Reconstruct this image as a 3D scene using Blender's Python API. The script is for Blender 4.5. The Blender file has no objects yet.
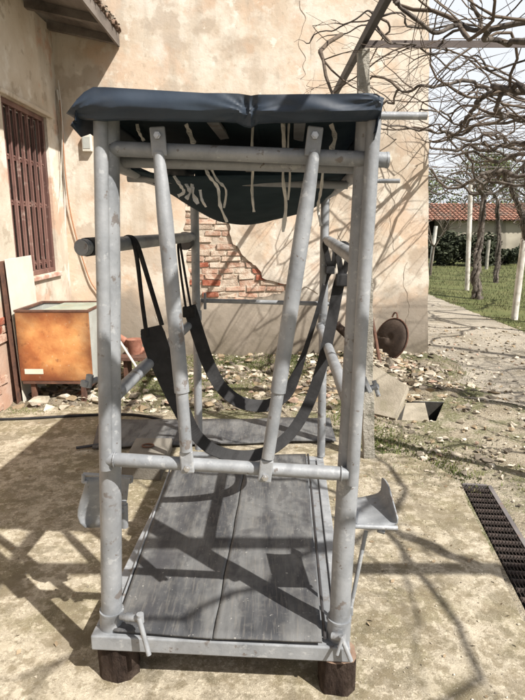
import bpy, bmesh, math, random
from mathutils import Vector, Matrix, noise
from mathutils.geometry import tessellate_polygon
R = math.radians
rnd = random.Random(7)
scene = bpy.context.scene
COL = scene.collection

# ------------------------------------------------------------------ camera
CAM_H, PITCH, F = 1.6, R(12.5), 550.0
cam_d = bpy.data.cameras.new('camera'); cam = bpy.data.objects.new('camera', cam_d); COL.objects.link(cam)
cam.location = (0, 0, CAM_H); cam.rotation_euler = (R(90) - PITCH, 0, 0)
cam_d.sensor_fit = 'VERTICAL'; cam_d.sensor_height = 24; cam_d.lens = 24 * F / 700.0
cam_d.clip_start = 0.05; cam_d.clip_end = 2000
scene.camera = cam
CP, SP = math.cos(PITCH), math.sin(PITCH)
def U(px, py, y):
    """world point at distance y in front of the viewpoint, measured from the photo"""
    dx, dy = (px - 262.5) / F, (350 - py) / F
    d = Vector((dx, CP + dy * SP, -SP + dy * CP))
    return Vector((0, 0, CAM_H)) + d * (y / d.y)
def G(px, py, h=0.0):
    dx, dy = (px - 262.5) / F, (350 - py) / F
    d = Vector((dx, CP + dy * SP, -SP + dy * CP))
    return Vector((0, 0, CAM_H)) + d * ((h - CAM_H) / d.z)

# ------------------------------------------------------------------ materials
def mat(name, cols, scale=3.0, rough=0.8, bump=0.3, bscale=40.0, detail=8.0, metallic=0.0, extra=None, bdist=0.01, pos=None, stretch=(1, 1, 1)):
    """cols: list of colours spread over a noise; extra: list of (scale, lo, hi, colour, amount[, stretch])"""
    m = bpy.data.materials.new(name); m.use_nodes = True
    nt = m.node_tree; N, L = nt.nodes, nt.links
    for n in list(N): N.remove(n)
    out = N.new('ShaderNodeOutputMaterial'); b = N.new('ShaderNodeBsdfPrincipled'); L.new(b.outputs[0], out.inputs[0])
    tc = N.new('ShaderNodeTexCoord'); mp = N.new('ShaderNodeMapping'); mp.inputs['Scale'].default_value = stretch
    L.new(tc.outputs['Object'], mp.inputs[0])
    def nz(s, d=detail, src=mp, rg=0.6):
        n = N.new('ShaderNodeTexNoise'); n.inputs['Scale'].default_value = s; n.inputs['Detail'].default_value = d
        n.inputs['Roughness'].default_value = rg; L.new(src.outputs[0], n.inputs['Vector']); return n
    n1 = nz(scale)
    cr = N.new('ShaderNodeValToRGB'); e = cr.color_ramp.elements
    k = len(cols)
    ps = pos or [0.32 + 0.36 * i / max(1, k - 1) for i in range(k)]
    while len(e) < k: e.new(0.5)
    for i in range(k): e[i].position = ps[i]; e[i].color = (*cols[i], 1)
    L.new(n1.outputs[0], cr.inputs[0])
    cur = cr.outputs[0]
    for q, ex in enumerate(extra or []):
        s, lo, hi, c, amt = ex[:5]
        src = mp
        mp2 = N.new('ShaderNodeMapping'); mp2.inputs['Location'].default_value = (3.7 * (q + 1), 1.3 * q, 5.1 * q)
        mp2.inputs['Scale'].default_value = ex[5] if len(ex) > 5 else (1, 1, 1)
        L.new(tc.outputs['Object'], mp2.inputs[0]); src = mp2
        nn = nz(s, 6, src)
        mr = N.new('ShaderNodeMapRange'); mr.inputs['From Min'].default_value = lo; mr.inputs['From Max'].default_value = hi
        mr.inputs['To Max'].default_value = amt
        L.new(nn.outputs[0], mr.inputs[0])
        mx = N.new('ShaderNodeMix'); mx.data_type = 'RGBA'
        L.new(mr.outputs[0], mx.inputs[0]); L.new(cur, mx.inputs[6]); mx.inputs[7].default_value = (*c, 1)
        cur = mx.outputs[2]
    L.new(cur, b.inputs['Base Color'])
    b.inputs['Metallic'].default_value = metallic
    rn = N.new('ShaderNodeMapRange'); rn.inputs['To Min'].default_value = max(0, rough - .12); rn.inputs['To Max'].default_value = min(1, rough + .12)
    n3 = nz(bscale * .4); L.new(n3.outputs[0], rn.inputs[0]); L.new(rn.outputs[0], b.inputs['Roughness'])
    if bump > 0:
        nb = nz(bscale, 10, mp, .65); bp = N.new('ShaderNodeBump'); bp.inputs['Strength'].default_value = bump; bp.inputs['Distance'].default_value = bdist
        L.new(nb.outputs[0], bp.inputs['Height']); L.new(bp.outputs[0], b.inputs['Normal'])
    m['bsdf'] = b.name
    return m
def height_mix(m, z0, z1, colour, amt=1.0, nscale=2.0, nz_amt=0.6):
    """another coat of colour below a ragged height (damp cement base, bleached top)"""
    nt = m.node_tree; N, L = nt.nodes, nt.links; b = N[m['bsdf']]
    cur = b.inputs['Base Color'].links[0].from_socket
    tc = N.new('ShaderNodeTexCoord'); sx = N.new('ShaderNodeSeparateXYZ'); L.new(tc.outputs['Object'], sx.inputs[0])
    n = N.new('ShaderNodeTexNoise'); n.inputs['Scale'].default_value = nscale; n.inputs['Detail'].default_value = 8; L.new(tc.outputs['Object'], n.inputs['Vector'])
    a = N.new('ShaderNodeMath'); a.operation = 'MULTIPLY_ADD'; a.inputs[1].default_value = nz_amt; L.new(n.outputs[0], a.inputs[0]); L.new(sx.outputs[2], a.inputs[2])
    mr = N.new('ShaderNodeMapRange'); mr.inputs['From Min'].default_value = z0 + nz_amt * .5; mr.inputs['From Max'].default_value = z1 + nz_amt * .5
    mr.inputs['To Min'].default_value = amt; mr.inputs['To Max'].default_value = 0
    L.new(a.outputs[0], mr.inputs[0])
    mx = N.new('ShaderNodeMix'); mx.data_type = 'RGBA'; L.new(mr.outputs[0], mx.inputs[0]); L.new(cur, mx.inputs[6])
    if isinstance(colour, tuple): mx.inputs[7].default_value = (*colour, 1)
    L.new(mx.outputs[2], b.inputs['Base Color'])

M = {}
M['paint'] = mat('grey_paint', [(.175, .187, .203), (.245, .258, .275), (.30, .312, .33)], 9, .48, .45, 38, metallic=.12, bdist=.004,
                 extra=[(30, .60, .66, (.42, .43, .44), .5), (17, .63, .67, (.12, .095, .08), .75), (7, .52, .72, (.15, .155, .165), .75, (1, 1, .25)), (55, .66, .69, (.10, .075, .06), .8)])
M['paint_dark'] = mat('worn_grey_paint', [(.15, .16, .17), (.24, .25, .265)], 9, .55, .3, 50, metallic=.15, bdist=.004, extra=[(18, .55, .65, (.12, .09, .07), .7)])
M['mat'] = mat('rubber_mat', [(.032, .034, .039), (.062, .064, .069), (.105, .104, .104)], 3.2, .62, .35, 55, bdist=.006,
               extra=[(22, .54, .64, (.14, .137, .13), .35), (3, .44, .60, (.16, .162, .162), .75, (2.2, .35, 1)), (7, .53, .60, (.045, .045, .05), .55, (1.5, .6, 1)), (40, .54, .62, (.17, .16, .145), .35, (3, .2, 1)), (9, .54, .70, (.17, .165, .155), .4, (1.6, .6, 1)), (150, .66, .7, (.18, .17, .16), .25), (60, .66, .7, (.35, .34, .32), .7), (4, .56, .68, (.05, .05, .055), .8)])
M['tarp'] = mat('navy_tarpaulin', [(.018, .027, .043), (.024, .036, .056), (.031, .046, .068)], 6, .55, .12, 18, bdist=.005, extra=[(9, .56, .75, (.06, .065, .07), .35)])
M['tarp_shade'] = mat('tarpaulin_shade_tone', [(.012, .022, .029), (.022, .036, .045)], 6, .95, .1, 24)  # darker, duller copy of the tarpaulin; underside shade put into the colour
for k_, v_ in (('tarp', .35), ('tarp_shade', .08)): M[k_].node_tree.nodes[M[k_]['bsdf']].inputs['Specular IOR Level'].default_value = v_
M['black_rubber'] = mat('black_rubber', [(.018, .018, .019), (.035, .035, .037)], 14, .65, .3, 70, extra=[(20, .62, .72, (.06, .06, .06), .35)], bdist=.004)
M['rope'] = mat('black_cord', [(.012, .012, .013), (.03, .03, .03)], 40, .8, .4, 150)
M['ribbon'] = mat('tie_cloth', [(.40, .39, .36), (.6, .58, .54)], 25, .85, .3, 90)
M['bolt'] = mat('bright_bolt', [(.45, .45, .46), (.6, .6, .6)], 40, .35, .1, 100, metallic=.8)
M['bark'] = mat('log_bark', [(.018, .012, .010), (.05, .035, .028), (.10, .075, .06)], 16, .95, 1, 24, bdist=.05, stretch=(1, 1, .4))
M['logend'] = mat('log_end', [(.16, .10, .07), (.25, .17, .12)], 20, .9, .5, 60)
M['concrete'] = mat('old_concrete', [(.19, .162, .118), (.31, .272, .208), (.40, .355, .28)], 1.6, .93, .55, 150, bdist=.008,
                    extra=[(75, .56, .62, (.53, .475, .375), .65), (2.6, .47, .56, (.185, .16, .095), .75), (60, .57, .62, (.15, .125, .085), .6), (45, .58, .64, (.50, .445, .35), .6), (14, .52, .60, (.19, .155, .10), .6), (28, .56, .63, (.50, .445, .35), .6), (6, .55, .60, (.13, .11, .07), .6), (.9, .54, .66, (.20, .165, .115), .6), (110, .60, .66, (.13, .11, .075), .5), (230, .58, .64, (.60, .55, .45), .4), (9, .56, .64, (.46, .41, .32), .55), (3.3, .57, .62, (.15, .125, .085), .6), (13, .56, .61, (.175, .145, .095), .65), (320, .60, .64, (.08, .07, .05), .6)])
M['bank'] = mat('weedy_soil', [(.12, .095, .055), (.23, .19, .13), (.36, .31, .23)], 3.5, .95, 1, 50, bdist=.04, extra=[(2.4, .46, .56, (.085, .095, .03), .8), (60, .58, .63, (.5, .45, .36), .6), (30, .6, .66, (.06, .05, .035), .7)])
M['dirt'] = mat('gravelly_dirt', [(.22, .18, .12), (.36, .31, .23), (.47, .42, .325)], 2.4, .95, 1, 45, bdist=.04,
                extra=[(2.1, .48, .56, (.13, .135, .055), .8), (150, .57, .61, (.60, .56, .47), .6), (40, .56, .62, (.52, .47, .38), .7), (26, .60, .66, (.12, .10, .075), .7)])
M['pathc'] = mat('path_concrete', [(.19, .17, .135), (.28, .25, .205), (.36, .325, .265)], 1.2, .93, .7, 60, bdist=.02,
                 extra=[(1.7, .54, .62, (.20, .17, .12), .6), (50, .58, .64, (.55, .5, .42), .6)])
M['soil'] = mat('lawn_soil', [(.07, .085, .03), (.12, .12, .05)], 1.5, .95, .6, 30)
M['stone'] = mat('rubble_stone', [(.24, .205, .155), (.42, .37, .295), (.56, .515, .44)], 6, .9, .6, 40, bdist=.01)
M['stone_pink'] = mat('rubble_brick', [(.27, .18, .135), (.40, .30, .235)], 8, .9, .6, 40)
M['stone_dark'] = mat('rubble_dark', [(.11, .095, .075), (.2, .17, .135)], 8, .9, .6, 40)
M['leaflitter'] = mat('dry_leaf', [(.17, .125, .08), (.33, .26, .175)], 9, .9, 0, 40)
M['grass'] = mat('grass_blade', [(.035, .046, .020), (.068, .075, .034), (.14, .12, .07)], 2.5, .7, 0, 40)
M['moss'] = mat('moss_blade', [(.06, .085, .022), (.11, .13, .035), (.17, .16, .07)], 4, .9, 0, 40)
M['vine'] = mat('vine_bark', [(.04, .034, .03), (.105, .09, .078), (.19, .165, .145)], 14, .95, 1, 60, bdist=.01, stretch=(1, 1, 1))
M['twig'] = mat('vine_twig', [(.075, .058, .046), (.15, .118, .092)], 8, .85, .3, 60)
M['whitepost'] = mat('whitewashed_post', [(.30, .28, .24), (.50, .48, .44), (.62, .60, .57)], 5, .9, .4, 50, extra=[(6, .58, .66, (.30, .27, .22), .7)])
M['conpost'] = mat('concrete_post', [(.20, .19, .16), (.33, .31, .27), (.40, .38, .33)], 9, .93, 1, 50, bdist=.02, extra=[(5, .56, .64, (.12, .12, .09), .7)])
M['steel'] = mat('painted_steel', [(.022, .022, .025), (.042, .04, .043)], 6, .6, .2, 50, extra=[(12, .6, .7, (.12, .08, .055), .6)])
M['steel_grey'] = mat('grey_steel', [(.10, .09, .09), (.17, .155, .15)], 6, .6, .2, 50, extra=[(12, .58, .68, (.16, .09, .06), .6)])
M['steel_brown'] = mat('brown_steel', [(.06, .045, .04), (.10, .078, .07)], 6, .7, .2, 50)
M['grate'] = mat('rusted_grate', [(.018, .013, .011), (.05, .034, .028)], 18, .85, .5, 80)
M['dark'] = mat('cavity_shade', [(.02, .018, .015), (.045, .04, .033)], 5, .95, .4, 30)  # near-black colour stands in for the shade inside openings
M['wood_dark'] = mat('old_roof_wood', [(.075, .065, .058), (.15, .13, .115), (.21, .185, .165)], 4, .9, .5, 30, stretch=(1, .3, 1))
M['tile'] = mat('clay_tile', [(.15, .075, .05), (.28, .13, .085), (.40, .22, .155)], 5, .9, .5, 30, extra=[(.9, .55, .65, (.20, .17, .14), .5)])
M['tile_dark'] = mat('mossy_tile', [(.07, .05, .035), (.16, .10, .07), (.22, .17, .13)], 9, .95, .8, 30)
M['rust_wood'] = mat('shutter_paint', [(.075, .035, .028), (.13, .062, .05), (.20, .11, .09)], 5, .7, .4, 40, stretch=(1, 1, .2), extra=[(9, .58, .68, (.36, .27, .23), .6), (5, .58, .68, (.08, .045, .035), .6)])
M['glassdark'] = mat('dusty_pane', [(.035, .03, .03), (.07, .06, .055)], 3, .3, 0, 30)
M['sill'] = mat('flaking_sill', [(.34, .15, .11), (.46, .30, .24), (.60, .54, .47)], 9, .85, .5, 40)
M['rustorange'] = mat('rusty_orange_enamel', [(.20, .06, .022), (.42, .15, .05), (.58, .28, .10), (.68, .45, .22)], 2.2, .5, .25, 40,
                      pos=[.30, .42, .54, .70], extra=[(12, .60, .70, (.12, .04, .02), .6), (26, .62, .7, (.75, .6, .42), .4), (3.5, .60, .72, (.72, .50, .28), .5, (1, 1, .4))])
M['rust'] = mat('rust_rim', [(.06, .03, .022), (.14, .065, .04)], 12, .85, .4, 60)
M['enamel'] = mat('dull_grey_panel', [(.30, .31, .29), (.42, .43, .40)], 5, .6, .2, 40, extra=[(8, .6, .7, (.26, .16, .1), .6)])
M['greenplate'] = mat('dusty_green_plate', [(.22, .25, .20), (.36, .38, .32)], 6, .6, .3, 40, extra=[(9, .55, .66, (.30, .24, .16), .7)])
M['cream'] = mat('cream_board', [(.52, .49, .42), (.62, .59, .52)], 4, .75, .15, 40)
M['labelw'] = mat('paper_label', [(.62, .55, .45), (.75, .7, .6)], 9, .8, 0, 40)
M['terracotta'] = mat('terracotta', [(.17, .065, .042), (.27, .115, .075), (.36, .20, .15)], 10, .85, .4, 50)
M['slab'] = mat('slab_concrete', [(.22, .195, .15), (.31, .275, .22), (.36, .325, .26)], 4, .93, .6, 60, extra=[(5, .56, .64, (.22, .2, .14), .6)])
M['plank'] = mat('weathered_shaded_plank', [(.11, .10, .085), (.20, .185, .16)], 4, .85, .5, 60, stretch=(1, .2, 1))  # weathered grey, lowered further to carry the shade the block lies in
M['cable'] = mat('white_conduit', [(.40, .37, .33), (.52, .49, .44)], 8, .6, 0, 40)
M['hose_red'] = mat('ochre_hose', [(.30, .14, .07), (.38, .2, .11)], 8, .6, 0, 40)
M['brickA'] = mat('limewashed_brick', [(.38, .26, .19), (.53, .43, .345), (.60, .53, .45)], 14, .93, .8, 60, bdist=.012)
M['brickB'] = mat('pink_brick', [(.33, .175, .12), (.46, .31, .235), (.57, .47, .385)], 14, .93, .8, 60, bdist=.012)
M['brickC'] = mat('red_brick', [(.20, .065, .04), (.32, .105, .065), (.43, .20, .14)], 14, .93, .8, 60, bdist=.012)
M['mortar'] = mat('lime_mortar', [(.38, .32, .25), (.52, .45, .37)], 12, .95, .8, 60)
M['plaster'] = mat('ochre_plaster', [(.46, .365, .28), (.51, .43, .34), (.56, .495, .415), (.62, .575, .51)], 1.3, .93, .5, 16, pos=[.36, .46, .54, .64], bdist=.010,
                   extra=[(1.5, .48, .60, (.64, .59, .51), .8), (1.0, .51, .57, (.55, .40, .285), .65), (.8, .52, .58, (.62, .57, .50), .8), (5.5, .54, .62, (.62, .57, .49), .6), (2.1, .54, .59, (.37, .30, .235), .6), (2.9, .56, .66, (.48, .32, .215), .5), (22, .64, .68, (.36, .28, .20), .3), (.5, .50, .60, (.58, .47, .36), .45), (7, .60, .70, (.40, .33, .25), .35), (3, .52, .70, (.36, .31, .25), .6, (1.5, 1.5, .22)), (14, .62, .66, (.30, .24, .18), .3), (4.3, .62, .66, (.68, .63, .55), .8)])
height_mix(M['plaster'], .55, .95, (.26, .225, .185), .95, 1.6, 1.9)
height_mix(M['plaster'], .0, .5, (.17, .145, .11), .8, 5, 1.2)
M['greyplaster'] = mat('grey_plaster', [(.40, .345, .275), (.52, .46, .38), (.60, .55, .475)], 1.6, .93, .4, 18, bdist=.012,
                       extra=[(3, .55, .68, (.62, .58, .52), .6), (2, .58, .68, (.27, .23, .19), .6), (1.2, .55, .7, (.25, .21, .17), .5, (2, 2, .3)), (1.4, .54, .60, (.50, .30, .21), .65), (2.2, .55, .60, (.66, .63, .57), .7), (5, .60, .64, (.30, .25, .19), .5)])
height_mix(M['greyplaster'], .35, .95, (.42, .26, .19), .75, 3, 1.0)
M['plaster_edge'] = mat('broken_plaster_edge', [(.16, .13, .10), (.26, .21, .16)], 20, .95, .6, 60)
M['barnwall'] = mat('barn_render', [(.22, .20, .16), (.34, .31, .25), (.42, .385, .31)], .8, .9, .2, 20, extra=[(.5, .52, .6, (.16, .145, .115), .6, (3, 1, .5))])
M['tarpblue'] = mat('faded_blue_cover', [(.12, .15, .175), (.20, .235, .26)], 1.5, .6, .2, 20)
M['crown1'] = mat('spring_leaves', [(.07, .095, .035), (.12, .15, .055), (.17, .19, .09)], .8, .8, 0, 20)
M['crown2'] = mat('dark_hedge_leaves', [(.03, .038, .024), (.065, .072, .045)], .8, .8, 0, 20)
M['treebark'] = mat('tree_bark', [(.08, .065, .05), (.16, .135, .11)], 3, .9, .5, 20)
M['silver'] = mat('silver_bucket', [(.55, .55, .55), (.7, .7, .7)], 3, .5, 0, 20)
M['disc'] = mat('rusty_disc', [(.04, .028, .022), (.09, .065, .05)], 8, .8, .3, 50, metallic=.3)

def edge_stain(m, x0, x1, z0, z1, colour, w):
    nt = m.node_tree; N, L = nt.nodes, nt.links; b = N[m['bsdf']]; cur = b.inputs['Base Color'].links[0].from_socket
    tc = N.new('ShaderNodeTexCoord'); sx = N.new('ShaderNodeSeparateXYZ'); L.new(tc.outputs['Object'], sx.inputs[0])
    def mth(op, a, c):
        n = N.new('ShaderNodeMath'); n.operation = op
        for i, q in enumerate((a, c)):
            if isinstance(q, (int, float)): n.inputs[i].default_value = q
            else: L.new(q, n.inputs[i])
        return n.outputs[0]
    X, Z = sx.outputs[0], sx.outputs[2]
    d = mth('MINIMUM', mth('MINIMUM', mth('SUBTRACT', X, x0), mth('SUBTRACT', x1, X)), mth('MINIMUM', mth('SUBTRACT', Z, z0), mth('SUBTRACT', z1, Z)))
    n = N.new('ShaderNodeTexNoise'); n.inputs['Scale'].default_value = 5; n.inputs['Detail'].default_value = 8; L.new(tc.outputs['Object'], n.inputs['Vector'])
    d = mth('ADD', d, mth('MULTIPLY', mth('SUBTRACT', n.outputs[0], .5), w * 1.6))
    mr = N.new('ShaderNodeMapRange'); mr.inputs['From Min'].default_value = 0; mr.inputs['From Max'].default_value = w; mr.inputs['To Min'].default_value = .9; mr.inputs['To Max'].default_value = 0; L.new(d, mr.inputs[0])
    mx = N.new('ShaderNodeMix'); mx.data_type = 'RGBA'; L.new(mr.outputs[0], mx.inputs[0]); L.new(cur, mx.inputs[6]); mx.inputs[7].default_value = (*colour, 1); L.new(mx.outputs[2], b.inputs['Base Color'])
edge_stain(M['rustorange'], -2.215, -1.555, .23, .87, (.13, .038, .016), .17)

for k_ in ('concrete', 'dirt', 'pathc', 'soil', 'stone', 'stone_pink', 'stone_dark', 'leaflitter', 'plaster', 'greyplaster', 'mat', 'black_rubber', 'rope', 'bark', 'vine', 'twig', 'grass', 'wood_dark', 'brickA', 'brickB', 'brickC', 'slab', 'crown1', 'crown2'):
    M[k_].node_tree.nodes[M[k_]['bsdf']].inputs['Specular IOR Level'].default_value = .15
# ------------------------------------------------------------------ mesh helpers
class MB:
    def __init__(s): s.v = []; s.f = []; s.mi = []; s.sm = []; s.cur = 0
    def add(s, vs, fs, smooth=False):
        o = len(s.v); s.v += [tuple(x) for x in vs]
        for f in fs: s.f.append([o + i for i in f]); s.mi.append(s.cur); s.sm.append(smooth)
    def box(s, lo, hi, rot=None, at=None, jit=0):
        lo, hi = Vector(lo), Vector(hi); vs = []
        for z in (lo.z, hi.z):
            for x, y in ((lo.x, lo.y), (hi.x, lo.y), (hi.x, hi.y), (lo.x, hi.y)):
                p = Vector((x, y, z))
                if jit: p += Vector([rnd.uniform(-jit, jit) for _ in range(3)])
                if rot: p = rot @ p
                if at is not None: p = p + Vector(at)
                vs.append(p)
        s.add(vs, [(3, 2, 1, 0), (4, 5, 6, 7), (0, 1, 5, 4), (1, 2, 6, 5), (2, 3, 7, 6), (3, 0, 4, 7)])
    def bbox(s, lo, hi, b=.004, rot=None, at=None):
        """bevelled box"""
        bm = bmesh.new(); bmesh.ops.create_cube(bm, size=1)
        lo, hi = Vector(lo), Vector(hi); c = (lo + hi) / 2; d = hi - lo
        for v in bm.verts: v.co = Vector((v.co.x * d.x, v.co.y * d.y, v.co.z * d.z)) + c
        bmesh.ops.bevel(bm, geom=bm.edges[:], offset=b, segments=2, affect='EDGES', profile=.5)
        s.frombm(bm, rot, at)
    def frombm(s, bm, rot=None, at=None, smooth=False):
        bm.verts.index_update(); vs = []
        for v in bm.verts:
            p = v.co.copy()
            if rot: p = rot @ p
            if at is not None: p = p + Vector(at)
            vs.append(p)
        s.add(vs, [[v.index for v in f.verts] for f in bm.faces], smooth); bm.free()
    def tube(s, pts, r, n=12, caps=True, wob=0, smooth=True):
        pts = [Vector(p) for p in pts]; k = len(pts)
        rs = r if isinstance(r, (list, tuple)) else [r] * k
        prev = None; rings = []
        for i, p in enumerate(pts):
            t = (pts[min(i + 1, k - 1)] - pts[max(i - 1, 0)]).normalized()
            if prev is None:
                a = Vector((0, 0, 1)) if abs(t.z) < .9 else Vector((1, 0, 0))
                u = t.cross(a).normalized()
            else:
                u = (prev - t * prev.dot(t)).normalized()
            prev = u; w = t.cross(u)
            ring = []
            for j in range(n):
                a = 2 * math.pi * j / n
                rr = rs[i] * (1 + (rnd.uniform(-wob, wob) if wob else 0))
                ring.append(p + (u * math.cos(a) + w * math.sin(a)) * rr)
            rings.append(ring)
        vs = [q for ring in rings for q in ring]; fs = []
        for i in range(k - 1):
            for j in range(n):
                a, b = i * n + j, i * n + (j + 1) % n
                fs.append((a, b, b + n, a + n))
        s.add(vs, fs, smooth)
        if caps:
            s.add(rings[0], [list(range(n))[::-1]]); s.add(rings[-1], [list(range(n))])
    def ribbon(s, pts, width, nrm, th=.006, wid=None):
        pts = [Vector(p) for p in pts]; k = len(pts); vs = []; fs = []
        for i, p in enumerate(pts):
            t = (pts[min(i + 1, k - 1)] - pts[max(i - 1, 0)]).normalized()
            nn = Vector(nrm[i] if isinstance(nrm, list) else nrm).normalized()
            w = t.cross(nn).normalized(); m = w.cross(t).normalized()
            hw = (wid[i] if wid else width) / 2
            vs += [p + w * hw + m * th / 2, p - w * hw + m * th / 2, p - w * hw - m * th / 2, p + w * hw - m * th / 2]
        for i in range(k - 1):
            for j in range(4):
                a, b = i * 4 + j, i * 4 + (j + 1) % 4
                fs.append((a, b, b + 4, a + 4))
        fs.append((3, 2, 1, 0)); e = (k - 1) * 4; fs.append((e, e + 1, e + 2, e + 3))
        s.add(vs, fs)
    def grid(s, rows, smooth=True, th=0):
        nr, nc = len(rows), len(rows[0])
        vs = [Vector(p) for r in rows for p in r]
        fs = [(i * nc + j, i * nc + j + 1, (i + 1) * nc + j + 1, (i + 1) * nc + j) for i in range(nr - 1) for j in range(nc - 1)]
        s.add(vs, fs, smooth)
    def build(s, name, mats, parent=None, solid=0, bevel=0):
        me = bpy.data.meshes.new(name); me.from_pydata(s.v, [], s.f); me.update()
        if not isinstance(mats, (list, tuple)): mats = [mats]
        for m in mats: me.materials.append(m)
        me.polygons.foreach_set('material_index', s.mi)
        me.polygons.foreach_set('use_smooth', s.sm); me.update()
        o = bpy.data.objects.new(name, me); COL.objects.link(o)
        if parent is not None:
            o.parent = parent; o.matrix_parent_inverse = Matrix.Translation(parent.location).inverted()
        if solid:
            md = o.modifiers.new('solid', 'SOLIDIFY'); md.thickness = solid; md.offset = 0
        if bevel:
            md = o.modifiers.new('bevel', 'BEVEL'); md.width = bevel; md.segments = 2; md.limit_method = 'ANGLE'
        return o
def tag(o, label=None, cat=None, group=None, kind=None):
    if label: o['label'] = label
    if cat: o['category'] = cat
    if group: o['group'] = group
    if kind: o['kind'] = kind
    return o
def empty(name, loc, label, cat, group=None):
    o = bpy.data.objects.new(name, None); o.location = loc; o.empty_display_size = .1; COL.objects.link(o)
    return tag(o, label, cat, group)
def smooth_path(pts, sub=6):
    """Catmull-Rom"""
    P = [Vector(p) for p in pts]; out = []
    for i in range(len(P) - 1):
        a, b, c, d = P[max(i - 1, 0)], P[i], P[i + 1], P[min(i + 2, len(P) - 1)]
        for k in range(sub):
            t = k / sub
            out.append(.5 * ((2 * b) + (c - a) * t + (2 * a - 5 * b + 4 * c - d) * t * t + (3 * b - a - 3 * c + d) * t ** 3))
    out.append(P[-1]); return out
def poly_fill(loops):
    """tessellated polygon with holes; loops of 3D vectors in one plane"""
    tris = tessellate_polygon(loops); flat = [p for l in loops for p in l]
    return flat, [tuple(t) for t in tris]
V = lambda *a: Vector(a)
def lerp(a, b, t): return a + (b - a) * t
def rock(mb, c, size, flat=.6, n=9, dark=0):
    bm = bmesh.new()
    for _ in range(n):
        v = Vector((rnd.gauss(0, 1), rnd.gauss(0, 1), rnd.gauss(0, 1))).normalized() * rnd.uniform(.75, 1)
        bm.verts.new(Vector((v.x * size * rnd.uniform(.8, 1.2), v.y * size * rnd.uniform(.7, 1), v.z * size * flat)))
    try:
        r = bmesh.ops.convex_hull(bm, input=bm.verts)
        bmesh.ops.delete(bm, geom=[g for g in r['geom_interior'] + r['geom_unused'] if isinstance(g, bmesh.types.BMVert)], context='VERTS')
    except Exception: pass
    mb.frombm(bm, Matrix.Rotation(rnd.uniform(0, 6.28), 3, 'Z'), c)

# ------------------------------------------------------------------ ground
YW = 6.66            # back wall face
XL = -2.32           # left wing wall face
def rect(x0, y0, x1, y1, z=0): return [Vector((x0, y0, z)), Vector((x1, y0, z)), Vector((x1, y1, z)), Vector((x0, y1, z))]
pit = [G(397, 420), G(436, 421), G(444, 402), G(407, 401)]
ga, gb = Vector((1.27, 3.24, 0)), Vector((1.02, 1.2, 0))      # drain channel left edge far / near
gw = Vector((.165, .0, 0))
chan = [gb.copy(), gb + gw, ga + gw, ga.copy()]
def shift(l, z): return [Vector((p.x, p.y, z)) for p in l]
mb = MB()
# near ground with the two openings, fine enough to roll a little
v, f = poly_fill([rect(-60, -20, 60, 200), shift(pit, 0)[::-1], shift(chan, 0)[::-1]])
mb.add(v, f); tag(mb.build('ground', M['dirt']), kind='structure')
# broken edged concrete slab the crush stands on
edge = [(-2.32, -3), (chan[0].x + .25, -3), (gb.x - .02, 1.2), (ga.x - .02, 3.18)]
w = []
for px, py in ((462, 489), (452, 480), (440, 470), (425, 463), (408, 458), (392, 455), (378, 456), (366, 452), (356, 447), (346, 444), (334, 438), (322, 434), (300, 430), (262, 424), (225, 420), (190, 417), (150, 414), (120, 410), (80, 407), (40, 409), (10, 411), (-30, 412)):
    g = G(px, py); w.append((g.x, g.y))
# raggedise
def ragged(loop, amt, step=.06, z=0):
    out = []
    for i in range(len(loop)):
        a, b = Vector((*loop[i][:2], 0)), Vector((*loop[(i + 1) % len(loop)][:2], 0))
        n = max(1, int((b - a).length / step)); nn = Vector((-(b - a).y, (b - a).x, 0)).normalized()
        for k in range(n):
            p = a.lerp(b, k / n); p = p + nn * (noise.noise(p * 6) * amt + noise.noise(p * 23) * amt * .5); p.z = z; out.append(p)
    return out
top = ragged([(x, y) for x, y in w], .035)
top = [Vector((p.x, p.y, 0)) for p in ragged(w, .035)][:-max(1, int((Vector(w[0]) - Vector(w[-1])).length / .06))]
slab_loop = [Vector((-2.32, -3, 0)), Vector((.9, -3, 0)), Vector((gb.x - .03, 1.0, 0))] + ragged([(gb.x - .03, 1.2), (ga.x - .03, 3.2)], .02)[:34] + top + [Vector((-2.32, top[-1].y, 0))]
slab_loop = shift(slab_loop, .012)
v, f = poly_fill([slab_loop])
mb = MB(); mb.add(v, f)
n = len(slab_loop)
low = shift(slab_loop, -.02)
mb.add(slab_loop + low, [(i, (i + 1) % n, (i + 1) % n + n, i + n) for i in range(n)])
tag(mb.build('concrete_slab', M['concrete']), kind='structure')
# far concrete path beside the house and the lawn
pl = ragged([(1.75, 5.2), (2.6, 4.7), (4.15, 4.9), (4.1, 9), (4.1, 14), (1.9, 14.2), (1.9, 8)], .06, .15, .006)
v, f = poly_fill([pl]); mb = MB(); mb.add(v, f); tag(mb.build('path', M['pathc']), kind='structure')
mb = MB(); v, f = poly_fill([shift(ragged([(4.2, 5), (60, 5), (60, 60), (-10, 60), (-10, 14.6), (4.0, 14.4)], .15, .4), .005)]); mb.add(v, f)
tag(mb.build('lawn_soil', M['soil']), kind='structure')

# pit walls / channel walls (part of the ground works)
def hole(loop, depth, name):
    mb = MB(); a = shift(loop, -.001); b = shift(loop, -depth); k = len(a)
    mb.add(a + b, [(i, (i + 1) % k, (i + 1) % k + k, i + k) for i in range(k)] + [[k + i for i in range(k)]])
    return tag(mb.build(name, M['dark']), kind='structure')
hole(pit, .38, 'pit_lining'); hole(chan, .16, 'channel_lining')

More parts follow.
